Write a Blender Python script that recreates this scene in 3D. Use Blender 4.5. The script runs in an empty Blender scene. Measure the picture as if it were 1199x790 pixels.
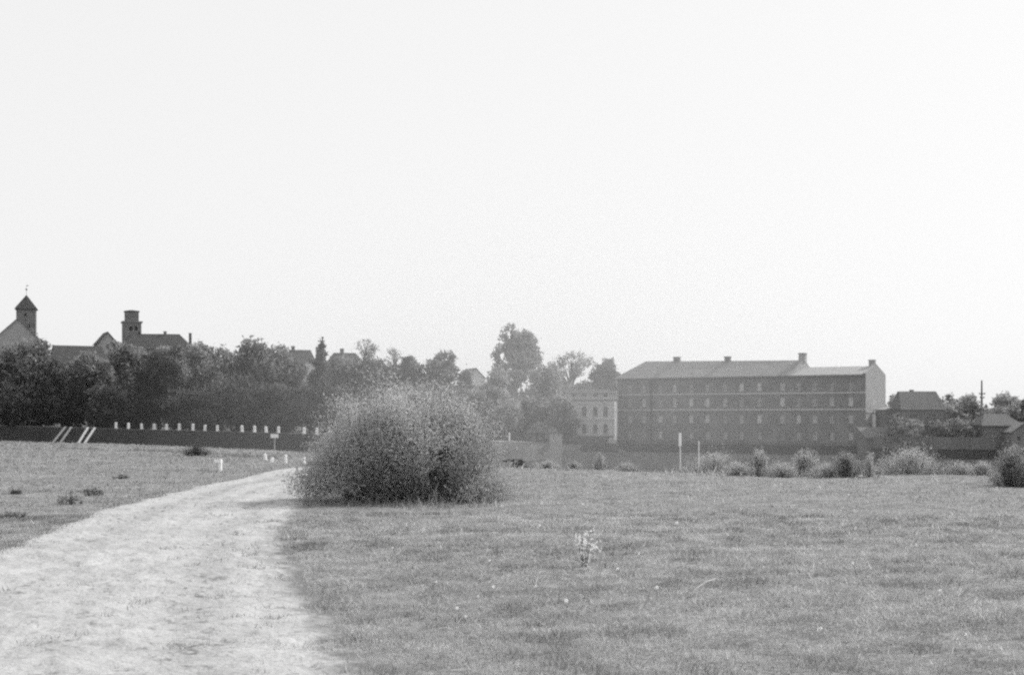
import bpy, math, random
import numpy as np
from mathutils import Vector, Matrix

random.seed(7)
RNG = np.random.default_rng(11)
SC = bpy.context.scene
COL = SC.collection

# ------------------------------------------------------------------ camera model (photo 1199 x 790)
F = 1665.0          # focal length in photo pixels (50 mm on 36 mm)
CX = 599.5
HOR = 488.0         # row of the horizon
EYE = 1.65

def X(px, d): return (px - CX) / F * d
def Z(row, d): return EYE - (row - HOR) / F * d
def P(px, row, d): return Vector((X(px, d), d, Z(row, d)))
def G(px, row):     # point of the level meadow seen at that pixel
    d = EYE * F / (row - HOR)
    return Vector((X(px, d), d, 0.0))

cam = bpy.data.cameras.new('camera')
cam.sensor_fit = 'HORIZONTAL'
cam.sensor_width = 36.0
cam.lens = 36.0 * F / 1199.0
cam.shift_y = (HOR - 395.0) / 1199.0
cam.clip_start = 0.1
cam.clip_end = 12000
camo = bpy.data.objects.new('camera', cam)
camo.location = (0, 0, EYE)
camo.rotation_euler = (math.radians(90), 0, 0)
COL.objects.link(camo)
SC.camera = camo

# ------------------------------------------------------------------ light
SUN_AZ = math.radians(54)      # to the right of the view direction
SUN_EL = math.radians(35)
to_sun = Vector((math.sin(SUN_AZ) * math.cos(SUN_EL), math.cos(SUN_AZ) * math.cos(SUN_EL), math.sin(SUN_EL)))
sl = bpy.data.lights.new('sun', 'SUN')
sl.energy = 3.6
sl.angle = math.radians(0.6)
sl.color = (1.0, 0.995, 0.985)
so = bpy.data.objects.new('sun', sl)
so.rotation_euler = (-to_sun).to_track_quat('-Z', 'Y').to_euler()
so.location = (60, 40, 80)
COL.objects.link(so)

W = bpy.data.worlds.new('World')
SC.world = W
W.use_nodes = True
nt = W.node_tree
bg = nt.nodes['Background']
sky = nt.nodes.new('ShaderNodeTexSky')
sky.sky_type = 'NISHITA'
sky.sun_disc = False
sky.sun_elevation = SUN_EL
sky.sun_rotation = SUN_AZ
sky.air_density = 1.0
sky.dust_density = 3.0
sky.ozone_density = 1.0
bw = nt.nodes.new('ShaderNodeRGBToBW')      # a black and white photograph
nt.links.new(sky.outputs['Color'], bw.inputs[0])
pw = nt.nodes.new('ShaderNodeMath'); pw.operation = 'POWER'
pw.inputs[1].default_value = 0.10           # thin bright overcast veil: evens the sky out
nt.links.new(bw.outputs[0], pw.inputs[0])
ml = nt.nodes.new('ShaderNodeMath'); ml.operation = 'MULTIPLY'
ml.inputs[1].default_value = 7.95
nt.links.new(pw.outputs[0], ml.inputs[0])
nt.links.new(ml.outputs[0], bg.inputs['Color'])
bg.inputs['Strength'].default_value = 0.1

SC.view_settings.view_transform = 'Standard'
SC.view_settings.look = 'None'
SC.view_settings.exposure = 0
SC.view_settings.gamma = 1
SC.cycles.max_bounces = 6
SC.cycles.diffuse_bounces = 2
SC.cycles.transmission_bounces = 3
SC.cycles.transparent_max_bounces = 4
SC.cycles.volume_bounces = 0
SC.cycles.volume_step_rate = 0.4
SC.cycles.volume_max_steps = 64
HAZE = True
SC.cycles.use_denoising = False
SC.cycles.use_adaptive_sampling = True
SC.cycles.adaptive_threshold = 0.04
SC.cycles.filter_width = 2.4
SC.cycles.pixel_filter_type = 'BLACKMAN_HARRIS'

# ------------------------------------------------------------------ materials (all grey: a black and white film)
def new_mat(name):
    m = bpy.data.materials.new(name); m.use_nodes = True
    t = m.node_tree
    return m, t, t.nodes['Principled BSDF']

def grey(v): return (v, v, v, 1)

def mat(name, v, var=0.25, scale=1.0, fine=12.0, rough=0.9, bump=0.0, stretch=(1, 1, 1), spec=0.2):
    """grey surface with two scales of weathering"""
    m, t, b = new_mat(name)
    tc = t.nodes.new('ShaderNodeTexCoord')
    mp = t.nodes.new('ShaderNodeMapping'); mp.inputs['Scale'].default_value = stretch
    t.links.new(tc.outputs['Object'], mp.inputs[0])
    n1 = t.nodes.new('ShaderNodeTexNoise'); n1.inputs['Scale'].default_value = scale; n1.inputs['Detail'].default_value = 6
    n2 = t.nodes.new('ShaderNodeTexNoise'); n2.inputs['Scale'].default_value = fine; n2.inputs['Detail'].default_value = 3
    t.links.new(mp.outputs[0], n1.inputs['Vector']); t.links.new(mp.outputs[0], n2.inputs['Vector'])
    ad = t.nodes.new('ShaderNodeMath'); ad.operation = 'ADD'
    t.links.new(n1.outputs[0], ad.inputs[0]); t.links.new(n2.outputs[0], ad.inputs[1])
    mr = t.nodes.new('ShaderNodeMapRange')
    mr.inputs['From Min'].default_value = 0.6; mr.inputs['From Max'].default_value = 1.4
    mr.inputs['To Min'].default_value = v * (1 - var); mr.inputs['To Max'].default_value = v * (1 + var)
    t.links.new(ad.outputs[0], mr.inputs[0])
    t.links.new(mr.outputs[0], b.inputs['Base Color'])
    b.inputs['Roughness'].default_value = rough
    b.inputs['Specular IOR Level'].default_value = spec
    if bump:
        bp = t.nodes.new('ShaderNodeBump'); bp.inputs['Strength'].default_value = bump; bp.inputs['Distance'].default_value = 0.05
        t.links.new(n2.outputs[0], bp.inputs['Height']); t.links.new(bp.outputs[0], b.inputs['Normal'])
    return m

def brick_mat(name, v, mortar, var=0.3, sx=0.26, sz=0.08):
    m, t, b = new_mat(name)
    tc = t.nodes.new('ShaderNodeTexCoord')
    sp = t.nodes.new('ShaderNodeSeparateXYZ'); t.links.new(tc.outputs['Object'], sp.inputs[0])
    a = t.nodes.new('ShaderNodeMath'); a.operation = 'ADD'
    t.links.new(sp.outputs[0], a.inputs[0]); t.links.new(sp.outputs[1], a.inputs[1])
    cb = t.nodes.new('ShaderNodeCombineXYZ'); t.links.new(a.outputs[0], cb.inputs[0]); t.links.new(sp.outputs[2], cb.inputs[1])
    br = t.nodes.new('ShaderNodeTexBrick')
    br.inputs['Color1'].default_value = grey(v * 1.2); br.inputs['Color2'].default_value = grey(v * 0.8)
    br.inputs['Mortar'].default_value = grey(mortar); br.inputs['Scale'].default_value = 1.0
    br.inputs['Brick Width'].default_value = sx; br.inputs['Row Height'].default_value = sz; br.inputs['Mortar Size'].default_value = 0.008
    t.links.new(cb.outputs[0], br.inputs['Vector'])
    n = t.nodes.new('ShaderNodeTexNoise'); n.inputs['Scale'].default_value = 0.45; n.inputs['Detail'].default_value = 8
    t.links.new(tc.outputs['Object'], n.inputs['Vector'])
    mr = t.nodes.new('ShaderNodeMapRange'); mr.inputs['From Min'].default_value = .3; mr.inputs['From Max'].default_value = .7
    mr.inputs['To Min'].default_value = 1 - var; mr.inputs['To Max'].default_value = 1 + var
    t.links.new(n.outputs[0], mr.inputs[0])
    mx = t.nodes.new('ShaderNodeMix'); mx.data_type = 'RGBA'; mx.blend_type = 'MULTIPLY'; mx.inputs[0].default_value = 1
    t.links.new(br.outputs[0], mx.inputs[6]); t.links.new(mr.outputs[0], mx.inputs[7])
    t.links.new(mx.outputs[2], b.inputs['Base Color'])
    b.inputs['Roughness'].default_value = 0.9; b.inputs['Specular IOR Level'].default_value = 0.15
    return m

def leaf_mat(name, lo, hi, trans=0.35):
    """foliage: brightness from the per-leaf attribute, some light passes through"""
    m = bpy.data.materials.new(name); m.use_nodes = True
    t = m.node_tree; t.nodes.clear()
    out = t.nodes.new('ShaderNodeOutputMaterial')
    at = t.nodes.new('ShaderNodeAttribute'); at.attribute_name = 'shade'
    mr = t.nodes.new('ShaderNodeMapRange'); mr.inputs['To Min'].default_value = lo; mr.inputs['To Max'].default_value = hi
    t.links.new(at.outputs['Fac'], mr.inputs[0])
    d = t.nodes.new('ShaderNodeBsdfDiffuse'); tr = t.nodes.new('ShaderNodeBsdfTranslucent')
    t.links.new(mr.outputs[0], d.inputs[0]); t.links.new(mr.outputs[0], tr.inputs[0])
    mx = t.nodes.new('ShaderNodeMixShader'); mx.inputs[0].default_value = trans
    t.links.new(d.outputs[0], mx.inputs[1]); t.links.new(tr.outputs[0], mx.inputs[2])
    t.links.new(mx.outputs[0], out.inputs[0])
    return m

M = dict(
    brick=brick_mat('dark_brick', 0.135, 0.18),
    gable=mat('pale_render', 0.31, 0.12, 0.4, 5),
    band=mat('stone_band', 0.4, 0.2, 1.5, 9),
    slate=mat('weathered_roof', 0.215, 0.22, 0.5, 9, stretch=(1, 1, 4)),
    slate_light=mat('pale_roof', 0.33, 0.18, 0.5, 9),
    slate_dark=mat('dark_roof', 0.07, 0.3, 0.6, 10),
    chimney=mat('chimney_brick', 0.16, 0.3, 2, 14),
    frame=mat('window_frame', 0.5, 0.2, 2, 9),
    recess=mat('window_surround', 0.28, 0.2, 2, 9),
    pipe=mat('drain_pipe', 0.05, 0.2, 2, 9),
    facade_plaster=mat('facade_plaster', 0.43, 0.2, 0.6, 6),
    plaster=mat('pale_plaster', 0.36, 0.22, 0.6, 6),
    plaster_grey=mat('grey_plaster', 0.2, 0.25, 0.6, 6),
    plaster_white=mat('white_plaster', 0.6, 0.12, 0.6, 6),
    plinth=mat('dark_plinth', 0.07, 0.3, 0.8, 6),
    tower=brick_mat('tower_brick', 0.16, 0.2),
    hazed_roof=mat('hazed_roof', 0.125, 0.3, 0.6, 10),  # dark roof made paler to stand in for haze
    wood=mat('dark_timber', 0.145, 0.35, 0.8, 8, stretch=(3, 3, 0.6)),  # timber tone raised in place of haze over the right bank
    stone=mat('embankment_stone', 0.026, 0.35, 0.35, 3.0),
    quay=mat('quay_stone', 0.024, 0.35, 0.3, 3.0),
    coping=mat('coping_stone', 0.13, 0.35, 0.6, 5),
    white=mat('white_paint', 0.88, 0.12, 3, 20),
    white_worn=mat('worn_white_paint', 0.78, 0.15, 4, 20),
    concrete=mat('pale_concrete', 0.4, 0.25, 2, 14),
    bark=mat('bark', 0.06, 0.4, 3, 20),
    twig=mat('pale_twig', 0.4, 0.3, 8, 30),
    iron=mat('iron', 0.05, 0.2, 3, 12, rough=0.6),
    shed_roof=mat('shed_roof', 0.13, 0.3, 0.6, 7),
    void=mat('dark_interior', 0.02, 0.2, 1, 5),
)
def glass_mat(name, v):
    m, t, b = new_mat(name)
    n = t.nodes.new('ShaderNodeTexNoise'); n.inputs['Scale'].default_value = 1.3
    tc = t.nodes.new('ShaderNodeTexCoord'); t.links.new(tc.outputs['Object'], n.inputs['Vector'])
    mr = t.nodes.new('ShaderNodeMapRange'); mr.inputs['To Min'].default_value = v * .5; mr.inputs['To Max'].default_value = v * 1.5
    t.links.new(n.outputs[0], mr.inputs[0]); t.links.new(mr.outputs[0], b.inputs['Base Color'])
    b.inputs['Roughness'].default_value = 0.12
    b.inputs['Specular IOR Level'].default_value = 0.6
    return m
M['pane'] = glass_mat('window_pane', 0.45)
M['pane_mid'] = glass_mat('greyed_window_pane', 0.3); M['pane_low'] = glass_mat('dull_window_pane', 0.14)
M['pane_dark'] = glass_mat('dark_window_pane', 0.03)

# ------------------------------------------------------------------ mesh helpers
class MB:
    def __init__(s): s.v = []; s.f = []
    def add(s, vs, fs):
        o = len(s.v); s.v += [tuple(p) for p in vs]; s.f += [tuple(i + o for i in f) for f in fs]; return s
    def box(s, x0, x1, y0, y1, z0, z1):
        return s.add([(x0, y0, z0), (x1, y0, z0), (x1, y1, z0), (x0, y1, z0), (x0, y0, z1), (x1, y0, z1), (x1, y1, z1), (x0, y1, z1)],
                     [(3, 2, 1, 0), (4, 5, 6, 7), (0, 1, 5, 4), (1, 2, 6, 5), (2, 3, 7, 6), (3, 0, 4, 7)])
    def tube(s, pts, rad, n=6):
        pts = [Vector(p) for p in pts]
        if not hasattr(rad, '__len__'): rad = [rad] * len(pts)
        rings = []; ref = Vector((0.31, 0.17, 0.93)).normalized()
        for i, p in enumerate(pts):
            t = (pts[min(i + 1, len(pts) - 1)] - pts[max(i - 1, 0)]).normalized()
            a = t.cross(ref)
            if a.length < 1e-3: a = t.cross(Vector((1, 0, 0)))
            a.normalize(); b = t.cross(a)
            rings.append([p + (a * math.cos(2 * math.pi * k / n) + b * math.sin(2 * math.pi * k / n)) * rad[i] for k in range(n)])
        vs = [v for r in rings for v in r]; fs = []
        for i in range(len(pts) - 1):
            for k in range(n):
                fs.append((i * n + k, i * n + (k + 1) % n, (i + 1) * n + (k + 1) % n, (i + 1) * n + k))
        fs.append(tuple(range(n))[::-1]); fs.append(tuple((len(pts) - 1) * n + k for k in range(n)))
        return s.add(vs, fs)
    def lathe(s, prof, n=10, c=(0, 0)):
        vs = []; fs = []
        for r, z in prof:
            for k in range(n):
                a = 2 * math.pi * k / n; vs.append((c[0] + r * math.cos(a), c[1] + r * math.sin(a), z))
        for i in range(len(prof) - 1):
            for k in range(n):
                fs.append((i * n + k, i * n + (k + 1) % n, (i + 1) * n + (k + 1) % n, (i + 1) * n + k))
        fs.append(tuple(range(n))[::-1]); fs.append(tuple((len(prof) - 1) * n + k for k in range(n)))
        return s.add(vs, fs)
    def build(s, name, m, parent=None, loc=None, smooth=False):
        me = bpy.data.meshes.new(name); me.from_pydata(s.v, [], s.f); me.update()
        if smooth: me.polygons.foreach_set('use_smooth', [True] * len(me.polygons))
        me.materials.append(m)
        o = bpy.data.objects.new(name, me); COL.objects.link(o)
        if parent is not None: o.parent = parent
        if loc is not None: o.location = loc
        return o

def np_mesh(name, verts, nper, m, parent=None, shade=None, loc=None):
    """verts: (N*nper,3); every nper verts make one face"""
    nf = len(verts) // nper
    me = bpy.data.meshes.new(name)
    me.vertices.add(len(verts)); me.vertices.foreach_set('co', np.ascontiguousarray(verts, dtype=np.float32).ravel())
    me.loops.add(len(verts)); me.loops.foreach_set('vertex_index', np.arange(len(verts), dtype=np.int32))
    me.polygons.add(nf); me.polygons.foreach_set('loop_start', np.arange(0, nf * nper, nper, dtype=np.int32))
    me.update(calc_edges=True)
    if shade is not None:
        a = me.attributes.new('shade', 'FLOAT', 'FACE'); a.data.foreach_set('value', np.ascontiguousarray(shade, dtype=np.float32))
    me.materials.append(m)
    o = bpy.data.objects.new(name, me); COL.objects.link(o)
    if parent is not None: o.parent = parent
    if loc is not None: o.location = loc
    return o

def grid_mesh(name, V, m, smooth=True, parent=None):
    """V: (rows, cols, 3)"""
    r, c = V.shape[:2]
    i = np.arange(r * c).reshape(r, c)
    q = np.stack([i[:-1, :-1], i[:-1, 1:], i[1:, 1:], i[1:, :-1]], -1).reshape(-1, 4)
    me = bpy.data.meshes.new(name); me.from_pydata(V.reshape(-1, 3).tolist(), [], q.tolist()); me.update()
    if smooth: me.polygons.foreach_set('use_smooth', [True] * len(me.polygons))
    me.materials.append(m)
    o = bpy.data.objects.new(name, me); COL.objects.link(o)
    if parent is not None: o.parent = parent
    return o

def tag(o, label=None, cat=None, group=None, kind=None):
    if label: o['label'] = label
    if cat: o['category'] = cat
    if group: o['group'] = group
    if kind: o['kind'] = kind
    return o

def thing(name, label, cat, loc=(0, 0, 0), rz=0.0, group=None):
    o = bpy.data.objects.new(name, None); COL.objects.link(o)
    o.empty_display_size = 0.3
    o.location = loc; o.rotation_euler = (0, 0, rz)
    return tag(o, label, cat, group)

def copy_tree(o, parent=None):
    c = o.copy(); COL.objects.link(c)
    if parent is not None:
        c.parent = parent
    for ch in list(o.children): copy_tree(ch, c)
    return c

# cheap value noise for numpy
def vnoise(x, y, z=0.0, seed=0):
    x = np.asarray(x, float); y = np.asarray(y, float) + 0 * x; z = np.asarray(z, float) + 0 * x
    def h(i, j, k):
        n = (i * 374761393 + j * 668265263 + k * 2147483647 + seed * 974711) & 0xffffffff
        n = ((n ^ (n >> 13)) * 1274126177) & 0xffffffff
        return ((n ^ (n >> 16)) & 0xffff) / 65535.0
    xi = np.floor(x).astype(np.int64); yi = np.floor(y).astype(np.int64); zi = np.floor(z).astype(np.int64)
    fx = x - xi; fy = y - yi; fz = z - zi
    fx = fx * fx * (3 - 2 * fx); fy = fy * fy * (3 - 2 * fy); fz = fz * fz * (3 - 2 * fz)
    r = 0
    for dx in (0, 1):
        for dy in (0, 1):
            for dz in (0, 1):
                w = (fx if dx else 1 - fx) * (fy if dy else 1 - fy) * (fz if dz else 1 - fz)
                r = r + w * h(xi + dx, yi + dy, zi + dz)
    return r
def fbm(x, y, z=0.0, seed=0, oct=4):
    r = 0; a = 0.5; f = 1.0
    for k in range(oct):
        r = r + a * vnoise(np.asarray(x) * f, np.asarray(y) * f, np.asarray(z) * f, seed + k * 13); a *= 0.5; f *= 2.03
    return r / (1 - 0.5 ** oct)
def sstep(a, b, t):
    t = np.clip((np.asarray(t, float) - a) / (b - a), 0, 1); return t * t * (3 - 2 * t)

# ------------------------------------------------------------------ the setting: meadow, path, river, far bank
LIP_PX = [-5000, -900, -400, 0, 100, 200, 300, 370, 480, 600, 700, 800, 900, 1050, 1199, 1500, 6000]
LIP_ROW = [511, 512, 514, 516, 518.5, 521.5, 526, 530, 540, 546.5, 549, 551, 554, 555, 553, 553, 553]
def lip(px): return EYE * F / (np.interp(px, LIP_PX, LIP_ROW) - HOR)

# path edges as ground points (x at depth y)
PL = [(-4.3, 4), (-4.6, 6), (-5.2, 9), (-5.8, 13), (-6.3, 17.5), (-6.75, 21), (-7.2, 25), (-7.5, 29.9), (-7.6, 35.2), (-7.35, 40), (-6.9, 44.3), (-6.0, 46.9)]
PR = [(0.6, 4), (-0.2, 6), (-1.05, 9), (-1.5, 10.9), (-1.98, 12.96), (-2.7, 16.4), (-3.35, 20), (-3.75, 24), (-4.1, 28), (-4.3, 32), (-4.2, 36), (-3.9, 39.5)]
def path_edges(y):
    xl = np.interp(y, [p[1] for p in PL], [p[0] for p in PL]); xr = np.interp(y, [p[1] for p in PR], [p[0] for p in PR])
    return xl, xr
# beyond y = 40 the lane swings to the right behind the bush and drops over the bank
LANE = [((-7.35, 40.0), (-3.9, 39.5)), ((-6.9, 44.3), (-3.4, 41.2)), ((-5.7, 47.2), (-2.7, 42.6)), ((-4.2, 48.6), (-1.9, 43.8)), ((-2.6, 50.0), (-0.9, 45.3)), ((-2.2, 53.5), (-0.5, 48.5)), ((-2.0, 57), (-0.2, 52.0))]

def meadow_z(x, y):
    px = CX + F * np.asarray(x) / np.maximum(np.asarray(y), 8.0)
    t = np.asarray(y) - lip(px)
    z = 0.16 * (fbm(np.asarray(x) * 0.16, np.asarray(y) * 0.16, 0, 3, 3) - 0.5) + 0.07 * (fbm(np.asarray(x) * 0.9, np.asarray(y) * 0.9, 0, 5, 3) - 0.5)
    z = z * sstep(120, 20, y) * 1.0
    z = z - 10.5 * sstep(0.0, 26.0, t) - 0.25 * sstep(-1.0, 2.0, t)
    return z

def build_meadow():
    c = np.concatenate([np.linspace(-5000, -500, 40)[:-1], np.linspace(-500, 1700, 221), np.linspace(1700, 6200, 40)[1:]])
    f1 = np.concatenate([[-60, -25, -8, 0, 3, 5, 6.5], np.linspace(7.5, 40, 190)])
    rows = []
    L = lip(c)
    for y in f1:
        yy = np.full_like(c, y); rows.append((yy,))
    ys = [r[0] for r in rows]
    for k in np.linspace(0.02, 1, 40): ys.append(40 + (L - 40) * k)
    for t in (0.5, 1, 2, 3.5, 5, 7, 10, 14, 18, 22, 26): ys.append(L + t)
    Y = np.stack(ys)
    Xs = (c - CX) / F * np.maximum(Y, 12.0)
    Zs = meadow_z(Xs, Y)
    # the lane is worn a little into the turf
    xl, xr = path_edges(Y)
    m = sstep(0, .3, Xs - xl) * sstep(0, .3, xr - Xs) * (Y < 40)
    Zs = Zs - 0.05 * m
    return np.stack([Xs, Y, Zs], -1)

def meadow_mat():
    m, t, b = new_mat('meadow_turf')
    tc = t.nodes.new('ShaderNodeTexCoord')
    def noise(s, det, st=(1, 1, 1), r=.6):
        mp = t.nodes.new('ShaderNodeMapping'); mp.inputs['Scale'].default_value = st
        t.links.new(tc.outputs['Object'], mp.inputs[0])
        n = t.nodes.new('ShaderNodeTexNoise'); n.inputs['Scale'].default_value = s; n.inputs['Detail'].default_value = det
        n.inputs['Roughness'].default_value = r
        t.links.new(mp.outputs[0], n.inputs['Vector']); return n.outputs[0]
    def mr(s, a, bb, lo, hi):
        n = t.nodes.new('ShaderNodeMapRange'); t.links.new(s, n.inputs[0])
        n.inputs['From Min'].default_value = a; n.inputs['From Max'].default_value = bb
        n.inputs['To Min'].default_value = lo; n.inputs['To Max'].default_value = hi; return n.outputs[0]
    def mul(a, c):
        n = t.nodes.new('ShaderNodeMath'); n.operation = 'MULTIPLY'; t.links.new(a, n.inputs[0]); t.links.new(c, n.inputs[1]); return n.outputs[0]
    big = mr(noise(0.4, 5, (0.3, 1, 1)), .3, .7, .86, 1.12)
    mid = mr(noise(2.2, 5), .3, .7, .72, 1.25)
    fin = mr(noise(16, 7, (1, 1, 1), .7), .3, .7, .45, 1.5)
    v = mul(mul(big, mid), fin)
    n = t.nodes.new('ShaderNodeMath'); n.operation = 'MULTIPLY'; n.inputs[1].default_value = 0.295; t.links.new(v, n.inputs[0])
    t.links.new(n.outputs[0], b.inputs['Base Color'])
    b.inputs['Roughness'].default_value = 1; b.inputs['Specular IOR Level'].default_value = 0.0
    bp = t.nodes.new('ShaderNodeBump'); bp.inputs['Strength'].default_value = .5; bp.inputs['Distance'].default_value = .06
    t.links.new(fin, bp.inputs['Height']); t.links.new(bp.outputs[0], b.inputs['Normal'])
    return m
meadow = tag(grid_mesh('meadow', build_meadow(), meadow_mat()), kind='structure')

def path_mat():
    m, t, b = new_mat('dirt_lane')
    tc = t.nodes.new('ShaderNodeTexCoord')
    def noise(s, det, st=(1, 1, 1), r=.6):
        mp = t.nodes.new('ShaderNodeMapping'); mp.inputs['Scale'].default_value = st
        t.links.new(tc.outputs['Object'], mp.inputs[0])
        n = t.nodes.new('ShaderNodeTexNoise'); n.inputs['Scale'].default_value = s; n.inputs['Detail'].default_value = det
        n.inputs['Roughness'].default_value = r
        t.links.new(mp.outputs[0], n.inputs['Vector']); return n.outputs[0]
    def mr(s, a, bb, lo, hi):
        n = t.nodes.new('ShaderNodeMapRange'); t.links.new(s, n.inputs[0])
        n.inputs['From Min'].default_value = a; n.inputs['From Max'].default_value = bb
        n.inputs['To Min'].default_value = lo; n.inputs['To Max'].default_value = hi; return n.outputs[0]
    def mul(a, c):
        n = t.nodes.new('ShaderNodeMath'); n.operation = 'MULTIPLY'; t.links.new(a, n.inputs[0]); t.links.new(c, n.inputs[1]); return n.outputs[0]
    base = mr(noise(.8, 4), .3, .7, .9, 1.1)
    spots = mr(noise(4.2, 7, (1, .8, 1), .68), .56, .69, 1.0, .45)
    spots2 = mr(noise(9.0, 5, (1, .8, 1), .65), .56, .68, 1.0, .45)
    grit = mr(noise(30, 4, (1, 1, 1), .7), .3, .7, .86, 1.14)
    atr = t.nodes.new('ShaderNodeAttribute'); atr.attribute_name = 'track'
    base = mul(base, mr(atr.outputs['Fac'], 0, 1, 1.04, .86))
    tm = mr(atr.outputs['Fac'], .1, .8, 0.0, .055)
    def thr(sc, st, d_, lo):
        nn = noise(sc, d_, st, .68); aa = t.nodes.new('ShaderNodeMath'); aa.operation = 'ADD'; t.links.new(nn, aa.inputs[0]); t.links.new(tm, aa.inputs[1])
        return mr(aa.outputs[0], .60, .72, 1.0, lo)
    spots = thr(4.2, (1, .8, 1), 7, .42); spots2 = thr(9.0, (1, .8, 1), 5, .42)
    v = mul(mul(mul(base, spots), spots2), grit)
    n = t.nodes.new('ShaderNodeMath'); n.operation = 'MULTIPLY'; n.inputs[1].default_value = 0.47; t.links.new(v, n.inputs[0])
    at = t.nodes.new('ShaderNodeAttribute'); at.attribute_name = 'verge'
    wob = mr(noise(3.4, 8, (1, 1, 1), .75), .3, .7, -.26, .26)
    ad = t.nodes.new('ShaderNodeMath'); ad.operation = 'ADD'; t.links.new(at.outputs['Fac'], ad.inputs[0]); t.links.new(wob, ad.inputs[1])
    fade = mr(ad.outputs[0], .02, .40, 0.0, 1.0)
    mx = t.nodes.new('ShaderNodeMix'); mx.data_type = 'FLOAT'; t.links.new(fade, mx.inputs[0]); mx.inputs[2].default_value = .2; t.links.new(n.outputs[0], mx.inputs[3])
    t.links.new(mx.outputs[0], b.inputs['Base Color'])
    b.inputs['Roughness'].default_value = 1; b.inputs['Specular IOR Level'].default_value = 0.0
    bp = t.nodes.new('ShaderNodeBump'); bp.inputs['Strength'].default_value = .7; bp.inputs['Distance'].default_value = .05
    t.links.new(noise(12, 5), bp.inputs['Height']); t.links.new(bp.outputs[0], b.inputs['Normal'])
    return m

def path_z(x, y, u):
    z = meadow_z(x, y)
    ed = np.minimum(u, 1 - u)
    crown = 0.012 * sstep(0, .12, ed)
    ruts = -0.022 * (np.exp(-((u - .3) / .07) ** 2) + np.exp(-((u - .72) / .07) ** 2))
    lumps = 0.07 * (fbm(x * 2.2, y * 2.2, 0, 21, 3) - .5) + 0.05 * (fbm(x * 6, y * 6, 0, 22, 3) - .5) + .10 * np.maximum(0, fbm(x * 4, y * 4, 0, 23, 3) - .62)
    return z - 0.012 + crown + ruts * .6 + lumps * sstep(0, .1, ed)
def build_path():
    ys = np.concatenate([np.linspace(4, 24, 440), np.linspace(24.1, 40, 140)])
    u = np.linspace(0, 1, 96)
    xl, xr = path_edges(ys)
    a = np.stack([xl, ys], -1); b = np.stack([xr, np.where(ys > 38, ys - .5 * (ys - 38) / 2, ys)], -1)
    la = np.array([p[0] for p in LANE]); lb = np.array([p[1] for p in LANE])
    s = np.linspace(0, len(LANE) - 1, 90)[1:]; k = np.arange(len(LANE))
    ea = np.stack([np.interp(s, k, la[:, 0]), np.interp(s, k, la[:, 1])], -1); eb = np.stack([np.interp(s, k, lb[:, 0]), np.interp(s, k, lb[:, 1])], -1)
    a = np.concatenate([a, ea]); b = np.concatenate([b, eb])
    # ragged edges
    a[:, 0] += .28 * (fbm(a[:, 1] * 1.3, 0 * a[:, 1], 0, 31, 4) - .5); b[:, 0] += .22 + .22 * (fbm(b[:, 1] * .7, 0 * b[:, 1] + 9, 0, 32, 4) - .5)
    XY = a[:, None] * (1 - u)[None, :, None] + b[:, None] * u[None, :, None]
    z = path_z(XY[..., 0], XY[..., 1], u[None, :] + 0 * XY[..., 0]) + 0.016
    far = sstep(38, 42, XY[..., 1]); z = z + far * 0.04
    return np.concatenate([XY, z[..., None]], -1), a, b
Vp, pa, pb = build_path()
dirt = tag(grid_mesh('dirt_path', Vp, path_mat()), kind='structure')
_w = np.linalg.norm(pb - pa, axis=1)[:, None]; _u = np.linspace(0, 1, 96)[None, :]
_tr = np.exp(-((_u - .27) / .07) ** 2) + np.exp(-((_u - .50) / .05) ** 2) * .7 + np.exp(-((_u - .72) / .08) ** 2)
_tr = _tr * (.35 + 1.3 * np.clip(fbm(Vp[..., 0] * .8, Vp[..., 1] * .35, 0, 95, 3) - .2, 0, 1))
_a2 = dirt.data.attributes.new('track', 'FLOAT', 'POINT'); _a2.data.foreach_set('value', np.clip(_tr, 0, 1.2).astype(np.float32).ravel())   # worn wheel and foot tracks
_at = dirt.data.attributes.new('verge', 'FLOAT', 'POINT')     # distance to the nearer edge in metres (left edge is crisp)
_at.data.foreach_set('value', np.minimum((1 - _u) * _w, .25 + 1.6 * _u * _w).astype(np.float32).ravel())

# far bank: crest table (photo column, crest height, depth)
CR = [(-6000, 0.3, 360), (-900, 0.3, 330), (-150, 0.2, 285), (0, -0.1, 262), (137, -0.6, 250), (370, -1.3, 228), (600, -2.5, 232), (690, -3.1, 240), (723, -3.15, 246), (1015, -3.15, 221), (1023, -3.3, 211.5), (1165, -3.3, 205), (1500, -3.3, 180), (2100, -3.3, 150), (7000, -3.3, 120)]
def crest(px): return np.interp(px, [c[0] for c in CR], [c[2] for c in CR]), np.interp(px, [c[0] for c in CR], [c[1] for c in CR])
def far_z(x, y):
    px = CX + F * np.asarray(x, float) / np.asarray(y, float)
    dc, zc = crest(px); t = np.asarray(y, float) - dc
    hill = np.interp(px, [-6000, 300, 480, 640, 760, 6000], [17, 16, 9, 2.0, 1.0, 1.5])
    z = zc + hill * sstep(22, 140, t)
    z = np.where(t < 0, zc - 9.2 * np.clip(-t / 8.6, 0, 1), z)
    return z
def build_far():
    c = np.concatenate([np.linspace(-6000, -300, 30)[:-1], np.linspace(-300, 1600, 150), np.linspace(1600, 7000, 30)[1:]])
    ts = [-14, -11, -9, -7, -5, -3.5, -2, -1, 0, 2, 5, 10, 16, 22, 30, 40, 52, 65, 80, 95, 110, 125, 140, 170, 220, 300, 450, 800, 1800, 6000]
    dc, zc = crest(c)
    Y = np.stack([dc + t for t in ts]); Xs = (c - CX) / F * Y
    return np.stack([Xs, Y, far_z(Xs, Y)], -1)
far_bank = tag(grid_mesh('far_bank', build_far(), mat('bank_turf', 0.12, 0.65, 0.45, 2.5)), kind='structure')
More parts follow.
